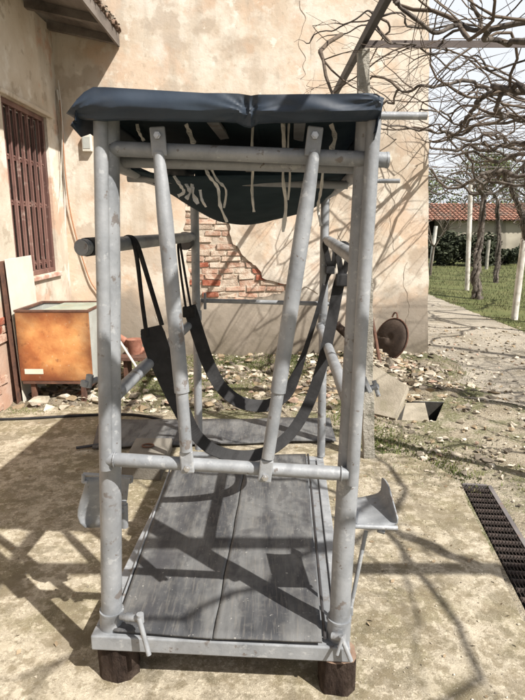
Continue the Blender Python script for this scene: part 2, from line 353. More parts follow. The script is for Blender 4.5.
# uneven soil along the wall foot
def bank(x, y):
    e = min(1, max(0, (y - 4.62) / .25)); 
    if x > .95: e *= min(1, max(0, (y - 5.02) / .15)) 
    e *= min(1, max(0, (2.5 - x) / .4))
    h_ = .025 + .05 * noise.noise(Vector((x * 1.7, y * 1.7, 2))) + .03 * noise.noise(Vector((x * 6, y * 6, 4))) + .014 * noise.noise(Vector((x * 19, y * 19, 4)))
    h_ += .11 * math.exp(-((x - 1.25) ** 2) / .3 - ((y - 6.15) ** 2) / .35) + .05 * math.exp(-((y - 6.5) ** 2) / .05)
    return -.03 + e * (h_ + .03)
mbk = MB(); rws = []
for i in range(75):
    y = 4.55 + (YW + .02 - 4.55) * i / 74
    rws.append([Vector((x, y, bank(x, y))) for x in [-2.34 + 4.9 * j / 170 for j in range(171)]])
mbk.grid(rws); mbk.f = [q for q in mbk.f if not (mbk.v[q[0]][0] > .9 and mbk.v[q[0]][1] < 5.02)]; mbk.sm = mbk.sm[:len(mbk.f)]; mbk.mi = mbk.mi[:len(mbk.f)]; tag(mbk.build('dirt_bank', M['bank']), kind='structure')
# grass and rubble ("stuff")
def blades(mb, x, y, h, n=1, sp=.02, z=0):
    for _ in range(n):
        a = rnd.uniform(0, 6.28); bx, by = x + rnd.gauss(0, sp), y + rnd.gauss(0, sp)
        hh = h * rnd.uniform(.5, 1.2); w_ = .004 + hh * .05; l = rnd.uniform(-.5, .5) * hh; l2 = rnd.uniform(-.5, .5) * hh
        ca, sa = math.cos(a) * w_, math.sin(a) * w_
        mb.add([(bx - ca, by - sa, z), (bx + ca, by + sa, z), (bx + l, by + l2, z + hh)], [(0, 1, 2)])
mb = MB()
for _ in range(48000):
    y = 5.2 + (rnd.random() ** 1.4) * 24; x = rnd.uniform(4.1, 4.3 + .62 * y)
    if y > 14.4: x = rnd.uniform(2.2, .6 * y + 3)
    if noise.noise(Vector((x * .9, y * .9, 0))) < -.28 and rnd.random() < .8: continue
    blades(mb, x, y, .035 + .0022 * y, 1, .05)
tag(mb.build('lawn_grass', M['grass']), 'rough green grass covering the orchard floor beyond the path', 'grass', kind='stuff')
mb = MB()
for (cx, cy, sx, sy, n) in ((-.25, 6.3, .55, .14, 1500), (.55, 6.35, .25, .1, 300), (-1.0, 5.5, .35, .4, 1500), (-.15, 5.2, .2, .3, 200), (.95, 3.95, .12, .25, 500), (1.25, 3.55, .1, .2, 250), (-2.1, 4.65, .12, .05, 260), (.35, 5.9, .2, .2, 300), (.75, 4.6, .12, .2, 400), (2.1, 5.9, .25, .5, 250), (1.1, 3.5, .3, .25, 300)):
    for _ in range(int(n * 2)):
        x, y = rnd.gauss(cx, sx), rnd.gauss(cy, sy)
        if y > YW - .03 and x < 2.1: continue
        if XL + .03 > x: continue
        blades(mb, x, y, .024, 1, .01, max(0, bank(x, y)) if y > 4.6 else 0)
tag(mb.build('weeds', M['moss']), 'low green weeds and moss growing through the rubble', 'weeds', kind='stuff')
mb = MB()
def in_hole(x, y): return (1.1 < x < 1.72 and 4.42 < y < 5.0) or (ga.x - .25 < x < ga.x + .2 and y < 3.27)
for _ in range(7500):
    x = rnd.uniform(-2.25, 2.0); y = rnd.uniform(4.65, YW - .03)
    if rnd.random() < .38: x = rnd.gauss(1.2, .45); y = rnd.uniform(4.9, YW - .04)
    if x < XL + .05 or in_hole(x, y): continue
    if noise.noise(Vector((x * 1.5, y * 1.5, 3))) < -.1 and rnd.random() < .7: continue
    s = .008 + .075 * rnd.random() ** 3.4
    mb.cur = rnd.choices([0, 1, 2, 3], [4.5, .6, 3.6, 2.6])[0]
    hill = max(0, .10 * math.exp(-((x - 1.15) ** 2) / .35 - ((y - 6.1) ** 2) / .5))
    rock(mb, (x, y, max(0, bank(x, y)) + s * rnd.uniform(-.15, .3)), s, rnd.uniform(.3, .7), 8)
for _ in range(6500):
    x = rnd.uniform(.85, 4.2); y = 2.0 + 7 * rnd.random() ** 1.3
    if x < ga.x + .22 and y < 3.3: continue
    if in_hole(x, y) or (y > YW - .05 and x < 2.1) or (y < 3.75 and x < 1.05): continue
    s = .006 + .036 * rnd.random() ** 3.6
    mb.cur = rnd.choices([0, 1, 2, 3], [7, .5, 2, 1.5])[0]
    rock(mb, (x, y, s * .25 + .006), s, rnd.uniform(.3, .7), 8)
tag(mb.build('rubble', [M['stone'], M['stone_pink'], M['stone_dark'], M['leaflitter']]), 'loose stone chips, broken plaster and dry leaves strewn along the wall', 'rubble', kind='stuff')
mb = MB()
for _ in range(2600):      # grit and crumbs on the slab
    x = rnd.uniform(-2.2, 1.0); y = rnd.uniform(1.2, 4.5)
    if rnd.random() < .5: x, y = rnd.uniform(.2, 1.25), rnd.uniform(1.3, 3.6)
    if x > lerp(gb.x, ga.x, (y - 1.2) / 2.04) - .04: continue
    s = .002 + .007 * rnd.random() ** 5
    mb.cur = rnd.choices([0, 1], [5, 1.5])[0]
    rock(mb, (x, y, .0125 + s * .3), s, .6, 6)
for _ in range(220):
    x, y = rnd.uniform(-2.2, 1.2), rnd.uniform(1.3, 4.5)
    if x > lerp(gb.x, ga.x, (y - 1.2) / 2.04) - .05 or (-.66 < x < .42 and y < 3.3): continue
    mb.cur = 2; a = rnd.uniform(0, 6.28); l_ = rnd.uniform(.006, .016); c_, s_ = math.cos(a) * l_, math.sin(a) * l_
    mb.add([(x - c_, y - s_, .016), (x + s_ * .5, y - c_ * .5, .014), (x + c_, y + s_, .020), (x - s_ * .5, y + c_ * .5, .022)], [(0, 1, 2, 3)])
tag(mb.build('grit', [M['stone'], M['stone_dark'], M['leaflitter']]), 'fine grit and small crumbs lying on the concrete slab', 'grit', kind='stuff')

# big pieces of rubble: things of their own
def stone(px, py, size, flat, label, mt='stone', nv=14):
    g = G(px, py); mb = MB(); rock(mb, (g.x, g.y, max(0, bank(g.x, g.y)) + size * flat * .5), size, flat, nv)
    o = mb.build('stone', M[mt], bevel=.004); tag(o, label, 'stone', 'large stones among the rubble'); return o
stone(40, 406, .13, .35, 'flat pale stone lying under the rusty orange box')
stone(64, 403, .08, .5, 'small pale stone under the right side of the orange box')
stone(55, 396, .10, .6, 'grey stone wedged behind the front legs of the orange box', 'stone_dark')
stone(96, 405, .07, .5, 'small stone just right of the orange box legs')
stone(150, 402, .11, .4, 'pale stone on the weeds left of the rear left post')
stone(318, 352, .24, .45, 'largest pale block leaning at the wall foot behind the frame')
stone(275, 372, .12, .5, 'grey block lying in shade before the large pale block', 'stone_dark')
stone(240, 372, .10, .35, 'flat chip of plaster below the crumbled brick patch')
stone(388, 372, .10, .6, 'mossy brown stone beside the leaning metal disc', 'stone_dark')
stone(430, 378, .09, .45, 'rough stone near the corner of the house')
stone(418, 390, .07, .5, 'small stone on the far rim of the pit')
stone(455, 455, .055, .3, 'flat grey stone beside the far end of the drain grate')
stone(487, 461, .06, .3, 'brown flat stone on the gravel beyond the drain grate', 'stone_dark')
stone(436, 452, .045, .4, 'small white stone on the gravel between pit and grate')
stone(214, 356, .13, .4, 'long grey stone against the wall foot behind the sagging belt', 'stone_dark')

# ------------------------------------------------------------------ back house wall
house = empty('house_wall', (0, YW, 0), 'sunlit peeling ochre plaster house wall with a patch of exposed bricks', 'house wall')
def W(px, py): return U(px, py, YW)
XR0, XR1 = 2.06, 1.80   # battered right edge (foot, 4.2 m up)
hole_px = [(184, 196), (200, 188), (224, 192), (228, 205), (226, 215), (229, 226), (230, 236), (234, 244), (240, 250), (244, 256), (251, 263), (256, 266), (260, 272), (267, 280), (274, 282), (287, 285), (288, 290), (278, 294), (262, 297), (246, 300), (230, 298), (212, 303), (196, 305), (194, 300), (188, 290), (191, 276), (186, 262), (189, 245), (184, 230), (186, 214)]
hp = [W(*p) for p in hole_px]
hl = []
for i in range(len(hp)):
    a, b = hp[i], hp[(i + 1) % len(hp)]
    for k in range(4):
        p = a.lerp(b, k / 4); p.x += noise.noise(p * 14) * .03; p.z += noise.noise(p * 14 + Vector((9, 0, 0))) * .03; hl.append(p)
HT = 5.2
def xr(z): return XR0 + (XR1 - XR0) * z / 4.2
outer = [Vector((-3.2, YW, -.1)), Vector((xr(0), YW, -.1))]
for k in range(1, 50):
    z = HT * k / 50; e = xr(z) + (noise.noise(Vector((0, 0, z * 9))) * .012 + (noise.noise(Vector((5, 0, z * 2.5))) * .015))
    outer.append(Vector((e, YW, z)))
outer += [Vector((xr(HT), YW, HT)), Vector((-3.2, YW, HT))]
v, f = poly_fill([outer, hl[::-1]])
mb = MB(); mb.add(v, f); k = len(hl)
mb.cur = 1
mb.add(hl + [p + Vector((0, .035, 0)) for p in hl], [(i, (i + 1) % k, (i + 1) % k + k, i + k) for i in range(k)])
mb.cur = 0
k = len(outer)
mb.add(outer + [p + Vector((0, .04, 0)) for p in outer], [(i, (i + 1) % k, (i + 1) % k + k, i + k) for i in range(k)])
mb.build('plaster', [M['plaster'], M['plaster_edge']], house)
mb = MB(); mb.add([(-3.2, YW + .04, -.2), (XR0 - .01, YW + .04, -.2), (XR1 - .06, YW + .04, HT), (-3.2, YW + .04, HT), (-3.2, YW + 7, -.2), (XR0 - .01, YW + 7, -.2), (XR1 - .06, YW + 7, HT), (-3.2, YW + 7, HT)],
                  [(1, 5, 6, 2), (5, 4, 7, 6), (4, 0, 3, 7), (3, 2, 6, 7)])
mb.build('wall_body', M['plaster'], house)
mb = MB(); mb.add([(-1.6, YW + .036, .5), (.7, YW + .036, .5), (.7, YW + .034, 2.4), (-1.6, YW + .034, 2.4)], [(0, 1, 2, 3)])
mb.build('mortar_bed', M['mortar'], house)
mb = MB(); row = 0; z = .72
while z < 2.3:
    x = -1.3 + (row % 2) * .125 + rnd.uniform(-.02, .02)
    hgt = .058 * rnd.uniform(.85, 1.1)
    while x < .6:
        L_ = .235 * rnd.uniform(.75, 1.05)
        cx, cz = x + L_ / 2, z
        red = cx * .8 - (cz - 1.3) * .9 + noise.noise(Vector((cx * 2, cz * 2, 7))) * .9
        mb.cur = 2 if red > .18 + rnd.uniform(-.35, .35) else (1 if rnd.random() < .45 else 0)
        dz = rnd.uniform(-.004, .014)
        if rnd.random() > .05:
            mb.box((x + .006, YW + .012 + dz + .004, z), (x + L_ - .008, YW + .06, z + hgt), jit=.009)
        x += L_ + rnd.uniform(.004, .012)
    z += hgt + rnd.uniform(.012, .02); row += 1
mb.build('exposed_bricks', [M['brickA'], M['brickB'], M['brickC']], house)
# long hairline crack running on from the patch
mb = MB(); cr = smooth_path([W(287, 286), W(300, 290), W(306, 287), W(318, 294)], 5)
mb.ribbon([p - Vector((0, .001, 0)) for p in cr], .008, (0, -1, 0), .003)
mb.build('crack', M['plaster_edge'], house)
for pts_ in ([(392, 160), (389, 182), (394, 203), (390, 226), (396, 250)], [(338, 232), (342, 246), (340, 262), (345, 276)], [(300, 0), (304, 22), (299, 40), (305, 60), (301, 80)], [(408, 262), (404, 285), (409, 306), (405, 330)], [(150, 290), (158, 305), (155, 322)]):
    q_ = []
    for p in smooth_path([W(*p) for p in pts_], 8): q_.append(p + Vector((noise.noise(p * 9) * .05, -.0012, noise.noise(p * 7) * .02)))
    mb = MB(); mb.ribbon(q_, .005, (0, -1, 0), .002, [.003 + .006 * abs(noise.noise(p * 6)) for p in q_]); mb.build('crack', M['plaster_edge'], house)
# roof slab edge, far above
mb = MB(); mb.box((-3.3, YW - .25, HT), (XR1 + .2, YW + 7.2, HT + .15)); mb.build('roof', M['tile_dark'], house)

# small meter box, conduits and hose on the wall
b = MB(); p0, p1 = W(84, 152), W(92, 135); b.bbox((p0.x, YW - .06, p0.z), (p1.x, YW - .001, p1.z), .006)
b.cur = 1; b.box((p0.x + .012, YW - .064, p0.z + .03), (p1.x - .012, YW - .0605, p1.z - .03))
o = b.build('junction_box', [M['cream'], M['enamel']]); tag(o, 'small cream junction box on the wall beside the left post top', 'junction box')
b = MB(); b.tube(smooth_path([U(57, 90, YW - .02), U(62, 125, YW - .03), U(64, 160, YW - .02), U(65, 220, YW - .025), U(67, 300, YW - .02), U(72, 345, YW - .02)]), .014, 8)
tag(b.build('conduit_pipe', M['cable']), 'pale thin pipe running down the wall corner', 'pipe')
b = MB(); b.tube(smooth_path([U(60, 100, YW - .05), U(63, 140, YW - .06), U(66, 180, YW - .06), U(71, 215, YW - .04), U(80, 250, YW - .03), U(90, 280, YW - .03), U(101, 300, YW - .03), U(106, 340, YW - .05)]), .008, 6)
tag(b.build('hanging_cable', M['hose_red']), 'ochre cable curving down the house wall beside the thin pipe', 'cable')
b = MB(); b.tube(smooth_path([U(58, 80, YW - .12), U(62, 120, YW - .14), U(61, 180, YW - .12), U(56, 240, YW - .3), U(59, 300, YW - .25)]), .006, 6)
tag(b.build('hanging_wire', M['cable']), 'thin pale wire hanging in the wall corner by the window', 'wire')

# ------------------------------------------------------------------ left wing
wing = empty('house_wing', (XL, 4, 0), 'shaded grey plaster wing wall with a barred brown window under the eaves', 'house wing')
wy0, wy1, wz0, wz1 = 5.24, 6.30, 1.12, 2.76
def LWp(y, z): return Vector((XL, y, z))
outer = [LWp(-3, -.1), LWp(YW - .002, -.1), LWp(YW - .002, 3.75), LWp(-3, 3.75)]
hole_ = [LWp(wy0, wz0), LWp(wy0, wz1), LWp(wy1, wz1), LWp(wy1, wz0)]
v, f = poly_fill([[Vector((p.y, p.z, 0)) for p in outer], [Vector((p.y, p.z, 0)) for p in hole_]])
b = MB(); b.add([(XL, p[0], p[1]) for p in v], f)
i4 = [p + Vector((-.16, 0, 0)) for p in hole_]
b.add(hole_ + i4, [(i, (i + 1) % 4, (i + 1) % 4 + 4, i + 4) for i in range(4)])
b.build('plaster', M['greyplaster'], wing)
# lintel ledge
b = MB(); b.bbox((XL + .001, wy0 - .4, wz1 + .005), (XL + .035, wy1 + .12, wz1 + .05), .01); b.build('lintel', M['greyplaster'], wing)
# brick showing at the wall foot
b = MB()
for row in range(11):
    z = .02 + row * .074; y = 4.0 + (row % 2) * .12
    while y < 5.0 if row > 6 else y < 6.5:
        if noise.noise(Vector((y * 2, z * 3, 1))) > -.12:
            b.cur = rnd.choice([0, 1, 1]); b.box((XL - .03, y, z), (XL + .012 + rnd.uniform(-.005, .006), y + .22, z + .06), jit=.005)
        y += .235
b.build('exposed_bricks', [M['brickB'], M['brickC']], wing)
win = MB()
xi = XL - .09
for (y0, y1, z0, z1) in ((wy0, wy0 + .05, wz0, wz1), (wy1 - .05, wy1, wz0, wz1), (wy0 + .05, wy1 - .05, wz1 - .05, wz1), (wy0 + .05, wy1 - .05, wz0, wz0 + .05)):
    win.bbox((xi, y0, z0 + .001), (xi + .06, y1, z1 - .001), .004)
win_o = win.build('window_frame', M['rust_wood'], wing)
nb = 7
b = MB(); sl = (wy1 - wy0 - .1) / nb
for k in range(nb):
    y = wy0 + .05 + sl * (k + .5)
    b.bbox((xi + .02, y - sl * .24, wz0 + .05), (xi + .032, y + sl * .24, wz1 - .05), .004); b.tube([(xi + .038, y - sl * .05, wz0 + .05), (xi + .038, y - sl * .05, wz1 - .05)], .013, 8)
    for zz in (wz0 + .12, (wz0 + wz1) / 2 - .1, wz1 - .5):
        b.tube([(xi + .048, y, zz), (xi + .062, y, zz)], .011, 8)
for zz in (wz0 + .12, (wz0 + wz1) / 2 - .1, wz1 - .5):
    b.box((xi + .004, wy0 + .05, zz - .025), (xi + .019, wy1 - .05, zz + .025))
b.build('window_bars', M['rust_wood'], win_o)
b = MB()
b.box((xi - .03, wy0 + .05, wz0 + .05), (xi - .022, wy1 - .05, wz1 - .05)); b.build('pane', M['glassdark'], win_o)
b = MB(); b.bbox((XL - .155, wy0 - .02, wz0 - .05), (XL + .03, wy1 + .04, wz0 - .001), .008); b.build('window_sill', M['sill'], win_o)
# eaves
ex = -1.60; ez = 3.6
b = MB()
sl_ = .22
def roofz(x): return ez + .03 + (ex - x) * sl_
b.add([(ex, -3, roofz(ex)), (XL - .8, -3, roofz(XL - .8)), (XL - .8, YW - .004, roofz(XL - .8)), (ex, YW - .004, roofz(ex)),
       (ex, -3, roofz(ex) + .03), (XL - .8, -3, roofz(XL - .8) + .03), (XL - .8, YW - .004, roofz(XL - .8) + .03), (ex, YW - .004, roofz(ex) + .03)],
      [(0, 1, 2, 3), (7, 6, 5, 4), (0, 3, 7, 4), (2, 6, 7, 3)])
roof_o = b.build('roof_boards', M['wood_dark'], wing)
yy = YW - .10; k = 0
while yy > 2:
    b = MB(); b.add([(ex + .0, yy - .035, roofz(ex) - .075), (XL, yy - .035, roofz(XL) - .09), (XL, yy + .035, roofz(XL) - .09), (ex, yy + .035, roofz(ex) - .075),
           (ex, yy - .035, roofz(ex) - .002), (XL, yy - .035, roofz(XL) - .002), (XL, yy + .035, roofz(XL) - .002), (ex, yy + .035, roofz(ex) - .002)],
          [(3, 2, 1, 0), (4, 5, 6, 7), (0, 1, 5, 4), (2, 3, 7, 6), (3, 0, 4, 7)])
    b.build('rafter', M['wood_dark'], roof_o)
    yy -= .58
b = MB(); b.box((ex + .001, -3, ez - .05), (ex + .025, YW - .01, ez + .075)); b.build('fascia', M['wood_dark'], roof_o)
b = MB(); y = -2.9
while y < YW - .05:
    r_ = .085
    for s_ in range(3):
        x0 = ex + .05 - s_ * .33
        pts = []
        for a in range(7):
            an = math.pi * a / 6
            pts.append((math.cos(an) * r_, math.sin(an) * r_ * .7))
        rows = [[Vector((x0, y + p[0], roofz(x0) + .035 + p[1] + .02)) for p in pts], [Vector((x0 - .36, y + p[0] * .85, roofz(x0 - .36) + .03 + p[1])) for p in pts]]
        jx = Vector((rnd.uniform(-.02, .02), 0, 0)); rows = [[p + jx for p in q] for q in rows]
        b.grid(rows)
    y += .19
b.build('roof_tiles', M['tile_dark'], roof_o, solid=.014)
b = MB()   # debris caught on the eave
for _ in range(500):
    y = rnd.uniform(4.4, YW - .05); x = ex + rnd.uniform(-.08, .05)
    rock(b, (x, y, roofz(x) + .09 + rnd.random() * .05), rnd.uniform(.008, .03), .6, 7)
b.build('roof_debris', M['stone_dark'], roof_o)

# ------------------------------------------------------------------ rusty box, boards, bits by the wall
bx = empty('metal_box', (-1.92, 5.0, 0), 'rusty orange open topped metal box on short legs by the window wall', 'metal box')
x0, x1, y0, y1, z0, z1 = -2.215, -1.555, 4.86, 5.5, .20, .88
b = MB(); b.bbox((x0, y0, z0 + .03), (x1, y0 + .02, z1 - .012), .006); b.build('front_panel', M['rustorange'], bx)
b = MB(); b.box((x0 + .02, y0 - .003, z0 + .005), (x1, y0 + .024, z0 + .029)); b.box((x0 - .004, y0 - .004, z1 - .0115), (x1 + .004, y0 + .026, z1 + .006))
b.box((x0 - .004, y1 - .03, z1 - .012), (x1 + .004, y1, z1 + .006)); b.box((x0 - .004, y0 + .0262, z1 - .012), (x0 + .03, y1 - .0302, z1 + .006)); b.box((x1 - .02, y0 + .0262, z1 - .012), (x1 + .004, y1 - .0302, z1 + .006))
b.build('rim', M['rust'], bx)
b = MB(); b.box((x1 - .018, y0 + .0215, z0 + .03), (x1, y1 - .003, z1 - .0125)); b.box((x0, y0 + .0215, z0 + .03), (x0 + .018, y1 - .003, z1 - .0125)); b.box((x0 + .019, y1 - .022, z0 + .03), (x1 - .019, y1 - .003, z1 - .0125))
b.build('side_panels', M['enamel'], bx)
b = MB(); b.add([(x0 + .14, y0 + .03, z1 - .03), (x1 - .025, y0 + .03, z1 - .025), (x1 - .025, y1 - .06, z1 - .004), (x0 + .24, y1 - .04, z1 - .01)], [(0, 1, 2, 3)])
b.build('inner_plate', M['greenplate'], bx, solid=.008)
b = MB()
for yy in (y0 + .06, y0 + .30): b.box((x0 + .02, yy, z1 - .045), (x0 + .62, yy + .012, z1 - .036))
b.build('rack_bars', M['rust'], bx)
b = MB(); b.box((x0 + .02, y0 + .026, z0 + .004), (x1 - .02, y1 - .03, z0 + .026)); b.build('bottom', M['rust'], bx)
for (lx, ly) in ((x0 + .10, y0 + .04), (x1 - .10, y0 + .04), (x0 + .10, y1 - .06), (x1 - .10, y1 - .06)):
    b = MB(); b.bbox((lx - .022, ly - .022, 0), (lx + .022, ly + .022, z0 + .004), .004); b.build('leg', M['rust'], bx)
b = MB(); q0, q1 = U(25, 374, y0 - .001), U(43, 369, y0 - .001); b.box((q0.x, y0 - .003, q0.z), (q1.x, y0 - .0005, q1.z)); b.build('label_strip', M['labelw'], bx)

def leaning_panel(name, pts, th, m, label, cat):
    b = MB(); a = [Vector(p) for p in pts]; nrm = (a[1] - a[0]).cross(a[3] - a[0]).normalized() * th
    c = [p + nrm for p in a]; b.add(a + c, [(3, 2, 1, 0), (4, 5, 6, 7), (0, 1, 5, 4), (1, 2, 6, 5), (2, 3, 7, 6), (3, 0, 4, 7)])
    return tag(b.build(name, m, bevel=.003), label, cat)
def panel_px(name, corners, th, m, label, cat):
    return leaning_panel(name, [U(*c) for c in corners], th, m, label, cat)
leaning_panel('board', [Vector((-2.232, 4.90, 0)), Vector((-2.232, 5.46, 0)), Vector((-2.275, 5.46, 1.34)), Vector((-2.275, 4.90, 1.33))], .010, M['cream'], 'cream board leaning against the window wall behind the orange box', 'board')
leaning_panel('board', [Vector((-2.262, 4.84, 0)), Vector((-2.262, 5.36, 0)), Vector((-2.30, 5.36, 1.325)), Vector((-2.30, 4.84, 1.315))], .008, M['rust'], 'dark thin board leaning behind the cream board', 'board')
# low dark shelf and terracotta pieces right of the box
b = MB(); b.bbox((-1.50, 5.55, .25), (-1.02, 5.85, .29), .004)
for xx in (-1.46, -1.08): b.box((xx, 5.6, 0), (xx + .04, 5.8, .249))
tag(b.build('bench', M['rust']), 'low dark brown bench between the orange box and the wall', 'bench')
b = MB()
g = Vector((-1.36, 5.72, .291))
b.tube([g + Vector((0, 0, 0)), g + Vector((0, 0, .12)), g + Vector((0, 0, .16))], [.06, .085, .09], 14, wob=.02)
tag(b.build('clay_pot', M['terracotta']), 'red clay pot standing on the low brown bench', 'pot')
b = MB(); g = U(133, 345, 5.8); b.tube([g + Vector((-.16, 0, .10)), g + Vector((-.05, -.02, .02)), g + Vector((.12, -.05, -.07))], [.035, .045, .05], 10, wob=.1)
tag(b.build('clay_pipe', M['terracotta']), 'broken red clay pipe lying beside the bench', 'pipe')
b = MB(); b.tube([U(119, 340, 5.5), U(137, 368, 5.2)], .012, 8); tag(b.build('stick', M['cream']), 'short pale stick leaning beside the broken clay pipe', 'stick')
b = MB(); b.tube(smooth_path([U(73, 398, 5.05), U(90, 386, 5.0), U(100, 375, 5.05)], 3), .02, 8); tag(b.build('bent_pipe', M['rust']), 'dark bent pipe sticking out under the orange box', 'pipe')

# hose on the slab and dark stick
b = MB(); hp_ = [(-12, 419.5), (25, 418.5), (60, 416.5), (100, 414.5), (130, 414.5), (150, 417), (163, 421), (170, 427), (166, 432)]
b.tube(smooth_path([G(px, py, .024) for px, py in hp_]), .0115, 8); tag(b.build('hose', M['black_rubber']), 'black hose running along the far edge of the slab', 'hose')
b = MB(); b.tube([G(76, 448, .03), G(118, 442, .03)], .012, 8); tag(b.build('iron_bar', M['steel']), 'short dark bar lying on the slab left of the platform', 'bar')

# things behind the platform
b = MB(); pts = [G(92, 448, .03), G(336, 441, .03), G(330, 419, .03), G(100, 421, .03)]
rows = []
for i in range(7):
    r_ = []
    for j in range(13):
        p = pts[0].lerp(pts[1], j / 12).lerp(pts[3].lerp(pts[2], j / 12), i / 6); p.z = .035 + noise.noise(p * 3) * .018; r_.append(p)
    rows.append(r_)
b.grid(rows); tag(b.build('rubber_sheet', M['mat'], solid=.012), 'dark rubber sheet lying on the ground behind the platform', 'rubber sheet')
b = MB(); c = [G(121, 466, .10), G(160, 468, .10), G(172, 438, .10), G(136, 438, .10)]
lowc = [Vector((p.x, p.y, .013)) for p in c]
b.add(c + lowc, [(0, 1, 2, 3), (7, 6, 5, 4), (4, 5, 1, 0), (5, 6, 2, 1), (6, 7, 3, 2), (7, 4, 0, 3)])
o = b.build('wooden_step', M['plank'], bevel=.004); tag(o, 'grey wooden block with an iron ring left of the platform rear', 'block')
b = MB(); g = G(148, 446, .105); b.tube([g + Vector((math.cos(a / 12 * 6.283) * .04, math.sin(a / 12 * 6.283) * .03, .004)) for a in range(13)], .006, 6, caps=False)
b.build('ring', M['rust'], o)

# leaning disc, slab, rods, pit lid
dc = U(391, 339, 6.35)
b = MB(); n_ = 28; nrm = Vector((-.80, -.50, .34)).normalized(); ua = nrm.cross(Vector((0, 0, 1))).normalized(); wa = nrm.cross(ua)
rings = []
for (rr, off) in ((.0, .03), (.09, .028), (.17, .012), (.25, .0)):
    rings.append([dc + (ua * math.cos(6.283 * j / n_) + wa * math.sin(6.283 * j / n_)) * max(rr, .001) + nrm * off for j in range(n_ + 1)])
b.grid(rings); rim_ = [dc + (ua * math.cos(6.283 * j / n_) + wa * math.sin(6.283 * j / n_)) * .25 for j in range(n_ + 1)]
disc = b.build('metal_disc', M['disc'], solid=.008); tag(disc, 'round rusty metal disc leaning against the foot of the house wall', 'disc')
b = MB(); b.tube(rim_, .009, 6, caps=False); b.build('rim', M['rust'], disc)
b = MB(); hh = dc + wa * -.27; b.tube(smooth_path([dc + wa * -.26 + ua * .0, dc + wa * -.31 + ua * .03, dc + wa * -.31 + ua * .07, dc + wa * -.255 + ua * .085], 4), .010, 6); b.build('handle', M['rust'], disc)
b = MB(); b.tube(smooth_path([U(372, 318, 6.3), U(376, 340, 6.2), U(380, 364, 5.95)], 3), .020, 8); tag(b.build('iron_rod', M['rust']), 'rusty rod leaning on the wall left of the metal disc', 'rod')
b = MB(); b.tube(smooth_path([U(336, 324, 6.4), U(346, 334, 6.35), U(352, 342, 6.3), U(362, 352, 6.2), U(371, 366, 6.0)], 3), [.05] * 13, 8, wob=.2); tag(b.build('wood_log', M['bark']), 'dark branch leaning at the wall foot behind the right posts', 'branch')
q0, q1, q3 = G(368, 412, .02), G(395, 418.5, .02), U(371, 363, 5.05); nn = (q1 - q0).cross(q3 - q0)
rd = U(408, 386, 5) - Vector((0, 0, CAM_H)); q2 = Vector((0, 0, CAM_H)) + rd * (nn.dot(q0 - Vector((0, 0, CAM_H))) / nn.dot(rd))
leaning_panel('concrete_slab_piece', [q0, q1, q2, q3], -.05, M['slab'], 'flat broken concrete slab propped beside the pit', 'concrete slab')
leaning_panel('pit_lid', [Vector((1.20, 4.60, -.20)), Vector((1.50, 4.60, -.20)), Vector((1.52, 4.93, -.02)), Vector((1.22, 4.93, -.02))], .03, M['slab'], 'grey concrete lid tilted inside the square pit', 'lid')

# drain grate
gr = empty('drain_grate', tuple(ga), 'rusty barred drain grate set between the slab and the gravel', 'drain grate')
ax = (ga - gb).normalized(); cx_ = Vector((ax.y, -ax.x, 0))
Lg = (ga - gb).length; Wd = .16
def gp(s, t, z=0): return gb + ax * s + cx_ * t + Vector((0, 0, z))
rotg = Matrix.Rotation(math.atan2(ax.x, ax.y) * -1, 3, 'Z')
b = MB()
s_ = 0.02
while s_ < Lg - .03:
    b.tube([gp(s_, .006, -.006), gp(s_, Wd - .006, -.006)], .013, 8); s_ += .066
b.build('cross_bars', M['grate'], gr)
b = MB()
for t in [0.012 + i * .0165 for i in range(9)]: b.tube([gp(0, t, .006), gp(Lg - .01, t, .006)], .002, 5)
b.build('long_wires', M['grate'], gr)
b = MB(); 
for (t0, t1) in ((Wd - .003, Wd + .022),):
    q = [gp(0, t0, .008), gp(Lg, t0, .008), gp(Lg, t1, .008), gp(0, t1, .008)]; ql = [p - Vector((0, 0, .05)) for p in q]
    b.add(q + ql, [(0, 1, 2, 3), (0, 4, 5, 1), (1, 5, 6, 2), (2, 6, 7, 3), (3, 7, 4, 0)])
q = [gp(Lg - .008, .005, .009), gp(Lg + .012, .005, .009), gp(Lg + .012, Wd - .004, .009), gp(Lg - .008, Wd - .004, .009)]; ql = [p - Vector((0, 0, .05)) for p in q]
b.add(q + ql, [(0, 1, 2, 3), (0, 4, 5, 1), (1, 5, 6, 2), (2, 6, 7, 3), (3, 7, 4, 0)])
b.build('frame', M['steel_grey'], gr)

# ------------------------------------------------------------------ the crush
crush = empty('livestock_crush', (-.15, 1.7, 0), 'grey painted tubular steel cattle crush with a navy tarpaulin roof standing on logs', 'cattle crush')
FLY, FRY, RLY, RRY = 1.71, 1.67, 3.30, 3.22
FLb, FLt = U(112, 634, FLY), U(107, 116, FLY)
FRb, FRt = U(338, 642, FRY), U(369, 116, FRY)
RLb, RLt = U(199, 449, RLY), U(194, 178, RLY)
RRb, RRt = U(321, 456, RRY), U(325.5, 178, RRY)
def part(name, mb, m='paint', parent=crush, **k): return mb.build(name, M[m] if isinstance(m, str) else m, parent, **k)
def seg(name, a, b_, r, m='paint', parent=crush, n=16, k=26):
    mb = MB(); pts = [Vector(a).lerp(Vector(b_), i / k) for i in range(k + 1)]
    rr = [r * (1 + .022 * noise.noise(p * 9)) for p in pts]
    pts = [p + Vector((noise.noise(p * 4), noise.noise(p * 4 + Vector((7, 0, 0))), 0)) * r * .05 if 0 < i < k else p for i, p in enumerate(pts)]
    mb.tube(pts, rr, n); return part(name, mb, m, parent)
posts = []
for a, t, r_, in ((FLb, FLt, .036), (FRb, FRt, .036), (RLb, RLt, .025), (RRb, RRt, .025)):
    po = seg('post', a, t, r_, n=20); posts.append(po)
def on(a, b_, t): return a.lerp(b_, t)
